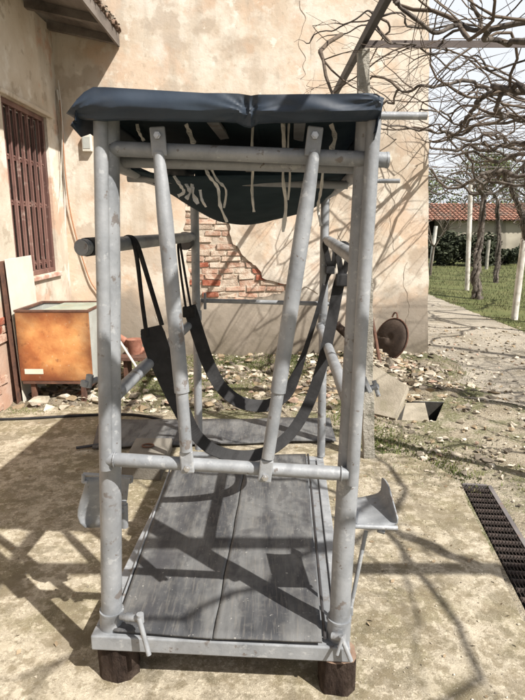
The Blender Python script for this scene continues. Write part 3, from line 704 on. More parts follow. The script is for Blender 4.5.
# sleeves at the feet of the front posts
for a, t, po in ((FLb, FLt, posts[0]), (FRb, FRt, posts[1])):
    d = (t - a).normalized()
    mb = MB(); mb.tube([a - d * .01, a + d * .095], .0415, 20); mb.tube([a + d * .095, a + d * .103], .0425, 20); sl2 = part('sleeve', mb, 'paint', po)
# platform: steel frame, rubber mats
pf = [U(98, 633, 1.655), U(352, 650, 1.605)]
ztop = (pf[0].z + pf[1].z) / 2
FLc = Vector((-.60, 1.655, ztop)); FRc = Vector((.300, 1.610, ztop - .012)); sd = Vector((.05, 1.0, 0)).normalized()
LEN = 1.64
RLc = FLc + sd * LEN + Vector((0, 0, .0)); RRc = FRc + sd * (LEN - .02) + Vector((0, 0, .0))
def beam(name, a, b_, w_, h_, inward, m='paint', parent=crush):
    """square tube from a to b_, top face at a/b_ height; inward = horizontal thickness direction"""
    iv = Vector(inward).normalized() * w_; dz = Vector((0, 0, -h_))
    vs = [a, b_, b_ + iv, a + iv, a + dz, b_ + dz, b_ + iv + dz, a + iv + dz]
    mb = MB(); mb.add(vs, [(0, 1, 2, 3), (7, 6, 5, 4), (4, 5, 1, 0), (5, 6, 2, 1), (6, 7, 3, 2), (7, 4, 0, 3)])
    return part(name, mb, m, parent, bevel=.005)
rt = (FRc - FLc).normalized()
plat = beam('platform_beam', FLc, FRc, .055, .057, sd)
beam('platform_beam', RLc - sd * .05, RRc - sd * .05, .05, .057, sd)
g_ = .0555
beam('platform_beam', FLc + sd * g_, RLc - sd * .051, .045, .057, rt)
beam('platform_beam', FRc + sd * g_ - rt * .045, RRc - sd * .051 - rt * .045, .045, .057, rt)
mb = MB(); a, b_, c, d = FLc + sd * g_ + rt * .046, FRc + sd * g_ - rt * .046, RRc - sd * .052 - rt * .046, RLc - sd * .052 + rt * .046
vs = [p + Vector((0, 0, -.012)) for p in (a, b_, c, d)] + [p + Vector((0, 0, -.03)) for p in (a, b_, c, d)]
mb.add(vs, [(0, 1, 2, 3), (7, 6, 5, 4), (4, 5, 1, 0), (5, 6, 2, 1), (6, 7, 3, 2), (7, 4, 0, 3)]); part('deck_plate', mb, 'paint_dark')
def matgrid(name, c00, c10, c11, c01, amp=.003):
    mb = MB(); rows = []
    for i in range(41):
        r_ = []
        for j in range(25):
            s0, t0 = j / 24, i / 40
            p = c00.lerp(c10, s0).lerp(c01.lerp(c11, s0), t0)
            e = min(s0, 1 - s0, t0, 1 - t0)
            p = p + Vector((noise.noise(p * 6) * .004 if e == 0 else 0, 0, noise.noise(p * 5) * amp + noise.noise(p * 1.7) * amp * 1.5))
            r_.append(p)
        rows.append(r_)
    mb.grid(rows); return part(name, mb, 'mat', solid=.008)
mz = Vector((0, 0, .0105))
m_lf, m_lr = G(113, 636, ztop) + Vector((0, .01, 0)), G(176, 459, ztop)
m_mf, m_mr = G(213, 641, ztop), G(247, 458, ztop)
m_rf, m_rr = G(322, 645, ztop), G(306, 456, ztop)
def off(p, dx): return Vector((p.x + dx, p.y, ztop)) + mz
matgrid('rubber_mat', off(m_lf, 0), off(m_mf, -.002), off(m_mr, -.002), off(m_lr, 0))
mr_ = matgrid('rubber_mat', off(m_mf, .002) + Vector((0, 0, .0)), off(m_rf, 0), off(m_rr, 0), off(m_mr, .002))
# thin lip strip along the mats
seg('edge_strip', off(m_rf, .012) + Vector((0, .02, 0)), off(m_rr, .012), .006, 'steel', n=8)
seg('edge_strip', off(m_lf, -.010) + Vector((0, .05, 0)), off(m_lr, -.010), .005, 'paint', n=8)
# logs under the platform: things of their own
def log(cx, cy, r_, h_, label, seed):
    b = MB(); n_ = 22; rows = []
    for i, z in enumerate([0.0126, .02, .05, h_ * .6, h_ * .85, h_ - .001]):
        rows.append([Vector((cx + math.cos(a) * rr, cy + math.sin(a) * rr, z)) for a, rr in [(6.2832 * j / n_, r_ * (1 + .24 * noise.noise(Vector((math.cos(6.2832 * (j % n_) / n_) * 2.5, math.sin(6.2832 * (j % n_) / n_) * 2.5, z * 4 + seed))) + (.03 if j % 3 == 0 and j < n_ else 0))) for j in range(n_ + 1)]])
    b.grid(rows); b.cur = 1; b.add(rows[-1][:-1], [list(range(n_))]); o = b.build('log_block', [M['bark'], M['logend']])
    return tag(o, label, 'log', 'log blocks under the platform')
lh = ztop - .057
log(-.525, 1.735, .072, lh, 'short bark covered log under the front left corner of the platform', 1)
log(.265, 1.670, .066, lh - .012, 'short log under the front right corner of the platform, the wider piece', 9)
log(RLc.x + .08, RLc.y - .08, .07, lh, 'short log under the rear left corner of the platform', 20)
log(RRc.x - .08, RRc.y - .08, .07, lh, 'short log under the rear right corner of the platform', 30)

# door tubes hinged in front of the posts, with the lower cross bar
DLt, DLb = U(100.5, 120, 1.655), U(106, 469, 1.655)
DRt, DRb = U(374, 118, 1.615), U(352, 484, 1.615)
seg('gate_tube', DLb, DLt, .0205); seg('gate_tube', DRb, DRt, .0205)
cb = MB(); A_, B_ = U(108, 459, 1.655), U(348, 474, 1.615)
cb.tube([A_.lerp(B_, t) for t in (0, .06, .3, .7, .94, 1)], [.021, .0225, .0215, .0215, .0225, .02], 16)
part('cross_bar', cb)
t1a, t1b = U(97, 148, 1.70), U(387, 160, 1.64)
seg('top_bar', t1a, t1b, .0215)
mb = MB(); mb.tube([t1b + Vector((-.003, 0, 0)), t1b + Vector((.004, 0, 0))], .0225, 16); part('bar_cap', mb, 'paint')
seg('top_bar', U(112, 161, 1.78), U(368, 168, 1.72), .018)
seg('top_bar', U(128, 178, 2.02), U(348, 185, 1.95), .014, 'paint_dark')
for (p_, d_, r_) in ((A_, (B_ - A_).normalized(), .0225), (B_, (A_ - B_).normalized(), .0225)):
    c_ = p_ + d_ * .022
    u1 = d_.cross(Vector((0, 0, 1))).normalized(); u2 = d_.cross(u1)
    mb = MB(); mb.tube([c_ + (u1 * math.cos(a * .2618) + u2 * math.sin(a * .2618)) * (r_ + .0005) for a in range(25)], .0028, 6, caps=False, wob=.3); part('weld_bead', mb)
# side rails
def rail(name, a, b_, r_, m='paint'): return seg(name, a, b_, r_, m)
rail('top_rail', U(112, 163, 1.73), U(194, 196, RLY + .04), .022)
rail('top_rail', U(362, 170, 1.69), U(325, 197, RRY + .04), .022)
rail('roller_rail', U(82, 247.5, 1.80), U(193, 237, RLY + .03), .0275)
rail('roller_rail', U(361, 262, 1.76), U(327, 240, RRY + .03), .0275)
# sleeves lashed round left rail end
mb = MB(); q = U(82, 247.5, 1.80); q2 = U(193, 237, RLY + .03); dq = (q2 - q).normalized()
mb.tube([q + dq * .03, q + dq * .11], .0305, 16); part('roller_collar', mb, 'black_rubber')
mb = MB(); mb.tube([q - dq * .004, q + dq * .004], .024, 16); part('end_cap', mb, 'paint')
rail('side_rail', U(110, 400, 1.75), U(196, 318, RLY), .024)
rail('side_rail', U(352, 411, 1.71), U(320, 326, RRY), .024)
for c_ in (on(RLb, RLt, .52), on(RRb, RRt, .52)):
    mb = MB(); mb.tube([c_ + Vector((0, 0, -.03)), c_ + Vector((0, 0, .03))], .031, 16); part('collar', mb)
# winch disc on left rear, rear bar with plates
mb = MB(); wq = U(184, 241, RLY - .06); mb.tube([wq, wq + Vector((.012, .02, 0))], .052, 20); part('winch_disc', mb, 'steel')
for k in range(5):
    a = k * 1.2566; pass
seg('rear_bar', U(201, 300.5, 3.36), U(336, 304, 3.28), .0135)
for px in (205, 333):
    mb = MB(); c_ = U(px, 301 if px < 300 else 304, 3.345 if px < 300 else 3.27); mb.bbox((-.008, -.012, -.05), (.008, .012, .05), .003, at=c_); part('rear_bar_plate', mb)
seg('top_bar', U(190, 196, RLY + .05), U(330, 198, RRY + .05), .02)
# small hinge tabs
mb = MB(); c_ = U(371, 387, 1.66)
mb.tube([U(360, 391, 1.67), U(378, 386, 1.64)], .009, 10); mb.bbox((-.010, -.02, -.028), (.004, .02, .028), .003, at=U(367, 383, 1.65), rot=Matrix.Rotation(R(-25), 3, 'Y')); mb.tube([U(374, 381, 1.645), U(378.5, 399 - 3, 1.645)], .007, 8)
part('latch', mb)
mb = MB(); mb.tube([U(98, 379, 1.69), U(85, 384, 1.67)], .009, 10); mb.tube([U(90, 375, 1.67), U(88, 387, 1.67)], .012, 8); mb.tube([U(85, 381, 1.66), U(84, 386, 1.66)], .013, 8); part('latch', mb)
mb = MB(); mb.tube([U(380, 181, 1.62), U(400, 181, 1.60)], .006, 8); mb.tube([U(366, 181, 1.64), U(380, 181, 1.62)], .006, 8); part('pin', mb)

# neck bars
def neck(top_c, slv, bot, ya, yb, side):
    T, S, B = U(*top_c, ya), U(*slv, lerp(ya, yb, .75)), U(*bot, yb)
    ax_ = (S - T).normalized()
    mb = MB(); p0 = T - Vector((0, 0, .045)); n_ = 8
    pts = [p0.lerp(S, t / n_) for t in range(n_ + 1)]
    mb.tube(pts, [.016, .0205] + [.0235] * (n_ - 1), 16)
    o = part('neck_bar', mb)
    mb = MB(); pts = [S - ax_ * .02, S.lerp(B, .55), S.lerp(B, .78)]; mb.tube(pts, [.0195, .0195, .0195], 16); part('lower_tube', mb, 'paint', o)
    mb = MB(); mb.bbox((-.022, -.007, -.055), (.022, .007, .025), .004, at=T, rot=Matrix.Rotation(-ax_.x * .9, 3, 'Y')); part('top_plate', mb, 'paint', o)
    mb = MB(); mb.bbox((-.021, -.008, -.02), (.021, .008, .055), .005, at=B, rot=Matrix.Rotation(-ax_.x * .9, 3, 'Y')); part('bottom_plate', mb, 'paint', o)
    for c_ in (T, B):
        mb = MB(); mb.tube([c_ + Vector((0, -.0075, 0)), c_ + Vector((0, -.016, 0))], .0105, 6, smooth=False); mb.tube([c_ + Vector((0, -.015, 0)), c_ + Vector((0, -.022, 0))], .006, 8); part('bolt', mb, 'bolt', o)
neck((158, 136), (182, 392), (187.5, 467), 1.655, 1.618, 1)
neck((314.5, 136), (278, 392), (265, 476), 1.625, 1.598, -1)

# clamp screws at the front corners
mb = MB(); mb.tube([U(121, 616, 1.665), U(140, 619, 1.64)], .0125, 10); mb.tube([U(127, 616.5, 1.66), U(131, 617, 1.655)], .016, 8); cl = part('clamp_screw', mb)
mb = MB(); mb.tube([U(140, 614, 1.632), U(140.5, 622, 1.632)], .013, 8); mb.tube([U(139, 618, 1.625), U(149, 655, 1.60)], .0085, 10); part('handle', mb, 'paint', cl)
mb = MB(); mb.tube([U(332, 636, 1.63), U(345, 638, 1.61)], .0125, 10); cl = part('clamp_screw', mb)
mb = MB(); mb.tube([U(341, 636, 1.60), U(351, 661, 1.58)], .0085, 10); mb.tube([U(337, 655, 1.58), U(342, 639, 1.595)], .006, 8); part('handle', mb, 'paint', cl)

# knee rests: right one raised, left one hanging
mb = MB(); rows = []
for i in range(9):
    t = i / 8; y = lerp(1.69, 1.90, t)
    zb = lerp(U(375, 526, 1.69).z, U(368, 500, 1.90).z + .02, t); xl = lerp(U(354, 526, 1.69).x, .285, t); xr_ = lerp(U(396, 526, 1.69).x, U(380, 500, 1.90).x, t)
    hw = lerp(.03, .084, min(1, t * 1.7)) * (1 - max(0, t - .8) * .8)
    row = []
    for j in range(15):
        s0 = j / 14
        if s0 < .6: row.append(Vector((lerp(xl, xr_ - .03, s0 / .6), y, zb - .012 * math.sin(s0 / .6 * 3.14159))))
        else:
            a = (s0 - .6) / .4
            row.append(Vector((xr_ - .03 + .034 * math.sin(min(a * 1.7, 1) * 1.5708), y, zb + hw * a ** 1.7)))
    rows.append(row)
mb.grid(rows); kr = part('knee_rest', mb, solid=.005)
mb = MB(); mb.tube([U(352, 526, 1.685), U(397.5, 528, 1.68)], .0085, 10); mb.tube([U(355, 524, 1.69), U(357, 512, 1.75)], .007, 8); mb.tube([U(378, 530, 1.72), U(384, 532, 1.72)], .009, 8); part('lip_rod', mb, 'paint', kr)
seg('strut', U(366, 531, 1.76), U(350, 612, 1.72), .0075, parent=kr, n=10)
mb = MB(); c_ = U(349.5, 610, 1.72); mb.bbox((-.012, -.01, -.018), (.012, .01, .018), .003, at=c_); part('strut_bracket', mb, 'paint', kr)
mb = MB(); rows = []
Lp = [(84.5, 477), (85, 484), (83, 492), (80, 501), (78, 509), (77.5, 516), (80, 523), (85, 527.5)]
Rp = [(128, 478), (127.5, 486), (127, 494), (125, 502), (119, 509), (117, 516), (112, 522), (100, 527.5)]
for i, (l_, r_) in enumerate(zip(Lp, Rp)):
    row = []; t = i / 7
    for j in range(9):
        s0 = j / 8; y = 1.93 + .05 * t + .060 * math.sin(s0 * 3.14159) * (.5 + .5 * t)
        row.append(U(lerp(l_[0], r_[0], s0), lerp(l_[1], r_[1], s0), y))
    rows.append(row)
mb.grid(rows); kl = part('knee_rest', mb, solid=.005)
mb = MB(); mb.tube([U(83.5, 474, 1.93), U(132, 477, 1.92)], .007, 8)
for px in (83.5, 131.5): mb.tube([U(px, 474.5 if px < 100 else 477, 1.925), U(px - .5, 482, 1.925)], .0075, 8); mb.tube([U(px - .5, 482, 1.925), U(px + (4 if px < 100 else -5), 482, 1.925)], .007, 8)
part('lip_rod', mb, 'paint', kl)
mb = MB(); mb.bbox((-.014, -.003, -.045), (.014, .003, .045), .002, at=U(124.5, 489, 1.86), rot=Matrix.Rotation(.15, 3, 'Y')); mb.tube([U(124, 504, 1.80), U(124.5, 527, 1.80)], .014, 12); mb.tube([U(124, 501, 1.80), U(124, 505, 1.80)], .010, 8); mb.tube([U(112, 508, 1.72), U(124, 512, 1.80)], .009, 8); part('hinge_block', mb, 'paint', kl)

# straps (belly bands) hanging from the roller rails
def at_pts(l): return [U(*p) for p in l]
sA = smooth_path(at_pts([(151, 327, 2.22), (155, 342, 2.22), (163, 365, 2.24), (173, 390, 2.27), (184, 415, 2.31), (196, 435, 2.35), (214, 450, 2.40), (240, 456, 2.45), (266, 452, 2.5), (290, 434, 2.55), (308, 405, 2.6), (322, 365, 2.63), (331, 325, 2.66), (338, 288, 2.68), (342, 276, 2.69)]), 10)
wid = [.055] * len(sA); wid_ = [.085, .09, .095, .10, .10, .10, .10, .10, .098, .095, .092, .09, .088, .086, .084, .082, .08, .077, .074, .072, .07, .067, .064, .061, .058]
for i_ in range(50): wid[i_] = wid_[i_ // 2]
mb = MB(); mb.ribbon(sA, .06, (.05, -.8, .6), .009, wid); bandA = part('belly_band', mb, 'black_rubber')
mb = MB()
ra, rb = U(131, 242, 2.25), U(127, 240, 2.22)
mb.tube(smooth_path(at_pts([(147, 336, 2.21), (142, 300, 2.2), (138, 265, 2.2), (134, 243, 2.19), (130, 237, 2.22), (125, 238, 2.27)]), 4), .009, 7)
mb.tube(smooth_path(at_pts([(162, 325, 2.21), (153, 295, 2.2), (144, 265, 2.2), (137, 244, 2.19), (131, 237.5, 2.22), (124, 239, 2.28)]), 4), .010, 7)
part('hanging_cord', mb, 'rope', bandA)
mb = MB()
mb.ribbon(smooth_path(at_pts([(342, 284, 2.68), (340, 265, 2.66), (337, 250, 2.64), (341, 244, 2.68), (348, 247, 2.66), (347, 262, 2.66), (343, 276, 2.68)]), 4), .028, (.2, -1, .1), .006)
c_ = U(342, 280, 2.66); mb.bbox((-.03, -.018, -.03), (.03, .018, .03), .006, at=c_); part('rail_loop', mb, 'black_rubber', bandA)
sB = smooth_path(at_pts([(189, 306, 3.05), (193, 318, 3.05), (200, 340, 3.06), (209, 365, 3.08), (222, 388, 3.1), (240, 402, 3.12), (260, 406, 3.14), (274, 403, 3.15), (287, 392, 3.16), (297, 373, 3.17), (307, 345, 3.18), (318, 310, 3.19), (326, 280, 3.2), (330, 272, 3.2)]), 10)
wid = [.075] * len(sB)
for i in range(len(sB)):
    t = i / len(sB); wid[i] = .075 if t < .62 else max(.028, .075 - (t - .62) * .35)
mb = MB(); mb.ribbon(sB, .06, (.05, -.8, .6), .009, wid); bandB = part('belly_band', mb, 'black_rubber')
mb = MB(); mb.tube(smooth_path(at_pts([(186, 309, 3.04), (181, 275, 3.0), (178, 246, 3.0), (181, 238, 3.0)]), 4), .007, 6); mb.tube(smooth_path(at_pts([(191, 308, 3.04), (186, 280, 3.0), (181, 250, 2.99), (179, 240, 3.0)]), 4), .007, 6)
c_ = U(189, 312, 3.03); mb.bbox((-.035, -.015, -.03), (.035, .015, .03), .006, at=c_); part('hanging_cord', mb, 'rope', bandB)
mb = MB(); mb.ribbon(smooth_path(at_pts([(331, 274, 3.18), (328, 258, 3.16), (325, 244, 3.14), (331, 240, 3.16), (335, 252, 3.16), (333, 268, 3.18)]), 4), .03, (.2, -1, .1), .006); mb.bbox((-.026, -.015, -.022), (.026, .015, .022), .005, at=U(330, 270, 3.17)); part('rail_loop', mb, 'black_rubber', bandB)

# tarpaulin roof
cols = [((77, 99), (66, 113.5)), ((84, 92), (74, 118)), ((93, 87), (86, 120)), ((105, 87), (104, 121)), ((130, 88.5), (130, 120)), ((155, 90), (156, 121)), ((180, 91.5), (182, 121.5)), ((205, 93), (206, 122)), ((225, 93), (224, 122)), ((238, 93.5), (237, 123)), ((245, 94.5), (245, 127)), ((251, 95.5), (251, 128)), ((258, 94.5), (258, 124)), ((275, 94.5), (275, 123)), ((300, 94), (300, 123)), ((325, 94), (325, 122)), ((350, 93.5), (350, 121.5)), ((366, 93), (366, 121)), ((376, 93.5), (374, 120)), ((384, 98), (380.5, 119))]
# refine columns
fine = []
for i in range(len(cols) - 1):
    for k in range(4):
        t = k / 4; fine.append(((lerp(cols[i][0][0], cols[i + 1][0][0], t), lerp(cols[i][0][1], cols[i + 1][0][1], t)), (lerp(cols[i][1][0], cols[i + 1][1][0], t), lerp(cols[i][1][1], cols[i + 1][1][1], t))))
fine.append(cols[-1])
rows = []
NR = 18
for i in range(NR + 1):            # front fall, bottom -> top
    t = i / NR; row = []
    for j, (tp, bt) in enumerate(fine):
        px, py = lerp(bt[0], tp[0], t), lerp(bt[1], tp[1], t)
        yb = 1.585 - .04 * j / len(fine)
        bulge = .012 * math.sin(t * 3.14159)
        under = max(0, (.40 - t) / .40)
        crease = .0022 * math.sin(3.0 * math.sin(px * .021) + t * 9 + px * .035) * (.3 + abs(math.sin(px * .013)))
        yy = yb + .036 * under + .006 * t + crease + noise.noise(Vector((px * .03, py * .05, 2))) * .004
        for (ex_, ey_, sl_2) in ((66, 113, .0), (384, 98, .0), (250, 112, .0)):
            dd = math.hypot(px - ex_, (py - ey_) * 1.5)
            if dd < 70: yy += .0022 * math.sin(math.atan2((py - ey_) * 1.5, px - ex_) * 16) * (1 - dd / 70)
        pin = math.exp(-((px - 250) / 9) ** 2) * .016; yy += pin * math.sin(t * 3.14) - pin * .25 * math.cos((px - 250) * .7)
        if t < .04: yy += .015
        row.append(U(px, py, yy))
    rows.append(row)
ft = rows[-1]
sdv = Vector((.05, 1, 0))
for i in range(0, 25):             # over the top to the rear
    t = max(i / 24, .003); row = []
    for j, p in enumerate(ft):
        s0 = j / (len(ft) - 1)
        q = p + sdv * (1.86 * t)
        z = p.z + (0 if i == 0 else .004) - .035 * math.sin(3.14159 * s0) * math.sin(3.14159 * t) * 1.5 + noise.noise(Vector((q.x * 5, q.y * 5, 1))) * .008 - .02 * t
        q.z = z
        row.append(q)
    rows.append(row)
bk = rows[-1]
for i in range(1, 4): rows.append([p + Vector((0, .01 * i, -.035 * i)) for p in bk])
mb = MB(); mb.grid(rows); cover = part('tarpaulin_cover', mb, 'tarp')
mb = MB(); mb.grid([[p + Vector((0, .006 if i <= NR else 0, -.005 if i > NR else 0)) for p in r_] for i, r_ in enumerate(rows)]); part('cover_shaded_underside', mb, 'tarp_shade', cover)  # second skin just below the cover, carrying the shaded underside tone
cover.data.set_sharp_from_angle(angle=R(38))
tag(cover, 'navy tarpaulin stretched over the top of the frame')
# left and right falls
for side in (0, -1):
    mb = MB(); rr = []
    for k in range(5):
        row = []
        for i, r_ in enumerate(rows[NR:-3]):
            p = r_[side]; dx = (-1 if side == 0 else 1)
            row.append(p + Vector((dx * (-.004 * k if side else .006 * k), 0, -.020 * k + noise.noise(Vector((p.y * 7, k * .7, side))) * .012 * k)) + (Vector((0, .02 * k, 0)) if i == 0 else Vector((0, 0, 0))))
        rr.append(row)
    mb.grid(rr); part('side_fall', mb, 'tarp', cover, solid=.003)
# sagging inner sheet slung between the top rails
La, Lb = U(118, 166, 1.86), U(194, 197, RLY); Ra, Rb = U(357, 167, 1.84), U(325, 197, RRY)
mb = MB(); rows = []
for i in range(25):
    t = i / 24; row = []
    a, b_ = La.lerp(Lb, t), Ra.lerp(Rb, t)
    sag = .03 + .125 * math.sin(min(1, t * 1.35) * 1.5708) ** 1.2
    if t > .75: sag *= 1 - (t - .75) * .3
    for j in range(31):
        s0 = j / 30; p = a.lerp(b_, s0); prof = (4 * s0 * (1 - s0)) ** .72
        skew = 1 + .12 * math.sin(6.28 * s0 * 1.0)
        p.z -= sag * prof * skew + noise.noise(p * 6) * .008
        row.append(p)
    rows.append(row)
mb.grid(rows); belly = part('sagging_sheet', mb, 'tarp_shade', cover, solid=.003)
# cloth ties
mb = MB()
def tie(pts, w0, th=.002):
    w0 *= .5
    P_ = smooth_path(at_pts(pts), 4); wd = [w0 * (1 + .9 * noise.noise(Vector((i * .9, w0 * 990, 1)))) for i in range(len(P_))]
    nr = [Vector((1.1 * math.sin(i * .7 + w0 * 700), -1, .2)) for i in range(len(P_))]
    mb = MB(); mb.ribbon(P_, w0, nr, th, wd); part('cloth_tie', mb, 'ribbon', cover)
tie([(253, 124, 1.80), (252, 145, 1.80), (253, 165, 1.82), (252, 190, 1.85), (254, 212, 1.86)], .018)
tie([(283, 122, 1.80), (284, 150, 1.8), (283, 178, 1.83), (286, 205, 1.85), (283, 232, 1.86)], .026)
tie([(289, 122, 1.81), (288, 150, 1.8), (290, 175, 1.83), (288, 200, 1.85)], .014)
tie([(205, 166, 1.76), (209, 176, 1.75), (218, 188, 1.76), (220, 205, 1.78), (227, 222, 1.80)], .020)
tie([(211, 168, 1.76), (217, 180, 1.77), (226, 190, 1.78), (224, 208, 1.8)], .014)
tie([(174, 176, 1.77), (180, 185, 1.76), (184, 192, 1.76), (178, 196, 1.76)], .020)
tie([(186, 184, 1.76), (190, 192, 1.75), (186, 199, 1.75)], .022)
tie([(192, 184, 1.76), (193, 194, 1.75), (198, 204, 1.75)], .024)
tie([(200, 190, 1.76), (202, 200, 1.75), (206, 207, 1.76)], .018)
tie([(323, 170, 1.78), (321, 190, 1.8), (318, 208, 1.82), (321, 226, 1.83)], .02)
tie([(137, 124, 1.8), (139, 132, 1.8), (144, 141, 1.8)], .02)
tie([(186, 124, 1.8), (190, 134, 1.8), (194, 144, 1.8)], .03)
tie([(331, 124, 1.78), (335, 138, 1.78), (331, 150, 1.78)], .03)
# two battens carrying the cover, one sticking out to the right
seg('batten', U(84, 113, 1.66), U(427, 116, 1.60), .0105, 'paint', n=12)
for px in (212, 300):
    mb = MB(); mb.bbox((-.018, 0, -.006), (.018, 1.5, .006), .002, at=U(px, 120, 1.75), rot=Matrix.Rotation(R(-2.9), 3, 'Z')); part('roof_slat', mb, 'paint_dark')

# ------------------------------------------------------------------ pergola
post = MB(); a, t = U(368.5, 461, 3.66), U(363, 50, 3.66)
rows = []; a.z = -.02
for i in range(40):
    k = i / 39; c_ = a.lerp(t, k); row = []
    for (sx, sy) in ((-1, -1), (1, -1), (1, 1), (-1, 1), (-1, -1)):
        nz_ = noise.noise(Vector((sx * 1.3, sy * 1.7, k * 26))) * .008
        row.append(c_ + Vector((sx * (.036 + nz_), sy * (.036 + nz_), 0)))
    rows.append(row)
post.grid(rows, smooth=False); tag(post.build('pergola_post', M['conpost'], bevel=.004), 'rough grey concrete post rising behind the right side of the crush', 'post')
b = MB(); ty = t.z
def angle_beam(b, p, q, w_, h_, side):
    d = (q - p).normalized(); s1 = d.cross(Vector((0, 0, 1))).normalized() * side
    for (o0, o1, z0_, z1_) in ((0, w_, h_ - .006, h_), (0, .006, 0, h_ - .0062)):
        vs = [p + s1 * o0 + Vector((0, 0, z0_)), q + s1 * o0 + Vector((0, 0, z0_)), q + s1 * o1 + Vector((0, 0, z0_)), p + s1 * o1 + Vector((0, 0, z0_)), p + s1 * o0 + Vector((0, 0, z1_)), q + s1 * o0 + Vector((0, 0, z1_)), q + s1 * o1 + Vector((0, 0, z1_)), p + s1 * o1 + Vector((0, 0, z1_))]
        b.add(vs, [(3, 2, 1, 0), (4, 5, 6, 7), (0, 1, 5, 4), (1, 2, 6, 5), (2, 3, 7, 6), (3, 0, 4, 7)])
angle_beam(b, Vector((.575, -1.5, ty - .01)), Vector((.575, YW - .005, ty - .01)), .06, .05, 1)
tag(b.build('pergola_beam', M['steel']), 'dark steel beam running from the house wall past the concrete post towards the viewer', 'beam', 'steel beams of the pergola')
b = MB(); angle_beam(b, Vector((.60, 3.63, ty + .005)), Vector((6.5, 3.63, ty + .005)), .05, .040, -1)
tag(b.build('pergola_beam', M['steel_brown']), 'brown steel beam crossing right from the top of the concrete post', 'beam', 'steel beams of the pergola')
b = MB(); angle_beam(b, Vector((.2, .74, ty - .02)), Vector((6.5, .74, ty - .02)), .07, .045, -1)
tag(b.build('pergola_beam', M['steel_grey']), 'steel beam overhead whose shadow crosses the mats', 'beam', 'steel beams of the pergola')
def wpost(px0, py0, px1, py1, y, r_, label, m='whitepost'):
    b = MB(); p, q = U(px0, py0, y), U(px1, py1, y); p.z = 0
    b.tube([p.lerp(q, k / 6) for k in range(7)], r_, 8, wob=.08)
    return tag(b.build('orchard_post', M[m]), label, 'post', 'whitewashed posts in the orchard')
wpost(467, 290, 471, 182, 14.4, .06, 'white post tied to a dark vine trunk in the orchard')
wpost(514, 321, 526, 224, 9.7, .06, 'white leaning post at the right edge beside the path')
wpost(430.5, 266, 436, 226, 23, .075, 'white leaning post farthest left in the orchard by the house corner')
wpost(486, 272, 489, 240, 22, .07, 'thin grey white post in front of the barn wall', 'conpost')
# pergola wires
b = MB()
for y in (4.6, 5.5, 6.4): b.tube([(2.1, y, 2.63), (9, y, 2.63)], .003, 4)
for y in (8, 9.7, 12, 14.4, 17): b.tube([(2.2, y, 2.6), (12, y, 2.6)], .008, 4)
for x in (1.3, 1.9, 2.6, 3.4, 4.6): b.tube([(x, -.5, 2.66), (x, 6.3 if x < 2.2 else 17, 2.62)], .003, 4)
tag(b.build('pergola_wires', M['steel_grey']), 'thin wires strung over the pergola to carry the vines', 'wires')

# ------------------------------------------------------------------ vines
kd = 1.0
def twisted(tr, P_, r0):
    Q = smooth_path(P_, 3); n_ = len(Q)
    for k in range(3):
        ph = k * 2.1 + vr.random(); pts = []
        for i, p in enumerate(Q):
            a = ph + i * .16; rr = r0 * .55 * (1.2 - .5 * i / n_) * (1 + vr.gauss(0, .12))
            pts.append(p + Vector((math.cos(a) * rr, math.sin(a) * rr, 0)))
        tr.tube(pts, [r0 * (.55 - .25 * i / n_) * (1.5 if i == 0 else 1) * (1 + .25 * noise.noise(Vector((i * .35, k * 3, r0 * 50)))) for i in range(n_)], 8, wob=.2, caps=False)
    for _ in range(int(60 * r0 / .05)):
        i = vr.randint(2, n_ - 2); a = vr.uniform(0, 6.28); q = Q[i] + Vector((math.cos(a), math.sin(a), 0)) * r0
        tr.tube([q, q + Vector((math.cos(a) * .03, math.sin(a) * .03, -.02)), q + Vector((math.cos(a) * .04 + vr.gauss(0, .02), math.sin(a) * .04, -.12 * vr.random() - .03))], [.006, .004, .002], 3, caps=False)
def grow(bT, bt, p, d, r_, L_, lvl, zc, xmin):
    """one shoot; thick wood to bT, twigs to bt"""
    step = .11 if lvl < 2 else .075
    if r_ > .03: step = .13
    n_ = int(L_ / step); pts = [p.copy()]; rs = [r_]
    kids = []
    for i in range(n_):
        jit = .34 if lvl < 1 else (.17 if r_ < .01 else .26)
        d = (d + Vector((vr.gauss(0, jit), vr.gauss(0, jit), vr.gauss(0, jit * .75)))).normalized()
        d.z += (zc - p.z) * (.55 if lvl < 2 else .25) ; d.normalize()
        if p.x < xmin and d.x < 0: d.x *= -.3
        if p.y > YW - .25 and p.y < YW + 7 and p.x < 2.45: d.y = -abs(d.y) if p.x < 2.1 else d.y; d.x += .4 if p.x > 1.9 else 0
        p = p + d * step; rr = r_ * (1 - .75 * (i + 1) / n_)
        if vr.random() < .15: rr *= 1.25
        pts.append(p.copy()); rs.append(max(.0022, rr))
        pr = (.34, .20, .13, .05)[min(lvl, 3)] * kd
        if vr.random() < pr and lvl < 4 and i > 0:
            sgn = vr.choice((-1, 1)); nd = (d + Vector((-d.y, d.x, 0)) * sgn * vr.uniform(.5, 1.4) + Vector((0, 0, vr.uniform(-.5, .7)))).normalized()
            kids.append((p.copy(), nd, max(.0022, rr * vr.uniform(.35, .6)), L_ * vr.uniform(.3, .6)))
    # keep out of the house
    pts2, rs2 = [], []
    for q, r2 in zip(pts, rs):
        if q.y > YW - .06 and q.x < 2.12 and q.y < YW + 7.1: break
        if q.x < -.1 and lvl > 0 and q.y < 3.4 and q.z < 2.2: break
        pts2.append(q); rs2.append(r2)
    rs2 = [q * min(1, (len(rs2) - i + .4) / 5) for i, q in enumerate(rs2)]
    if len(pts2) > 2:
        (bT if r_ > .006 else bt).tube(pts2, rs2, 7 if r_ > .02 else (5 if r_ > .006 else 3), caps=False, wob=.12 if r_ > .01 else 0)
    for k in kids:
        if len(pts2) > 2: grow(bT, bt, k[0], k[1], k[2], k[3], lvl + 1, zc, xmin)
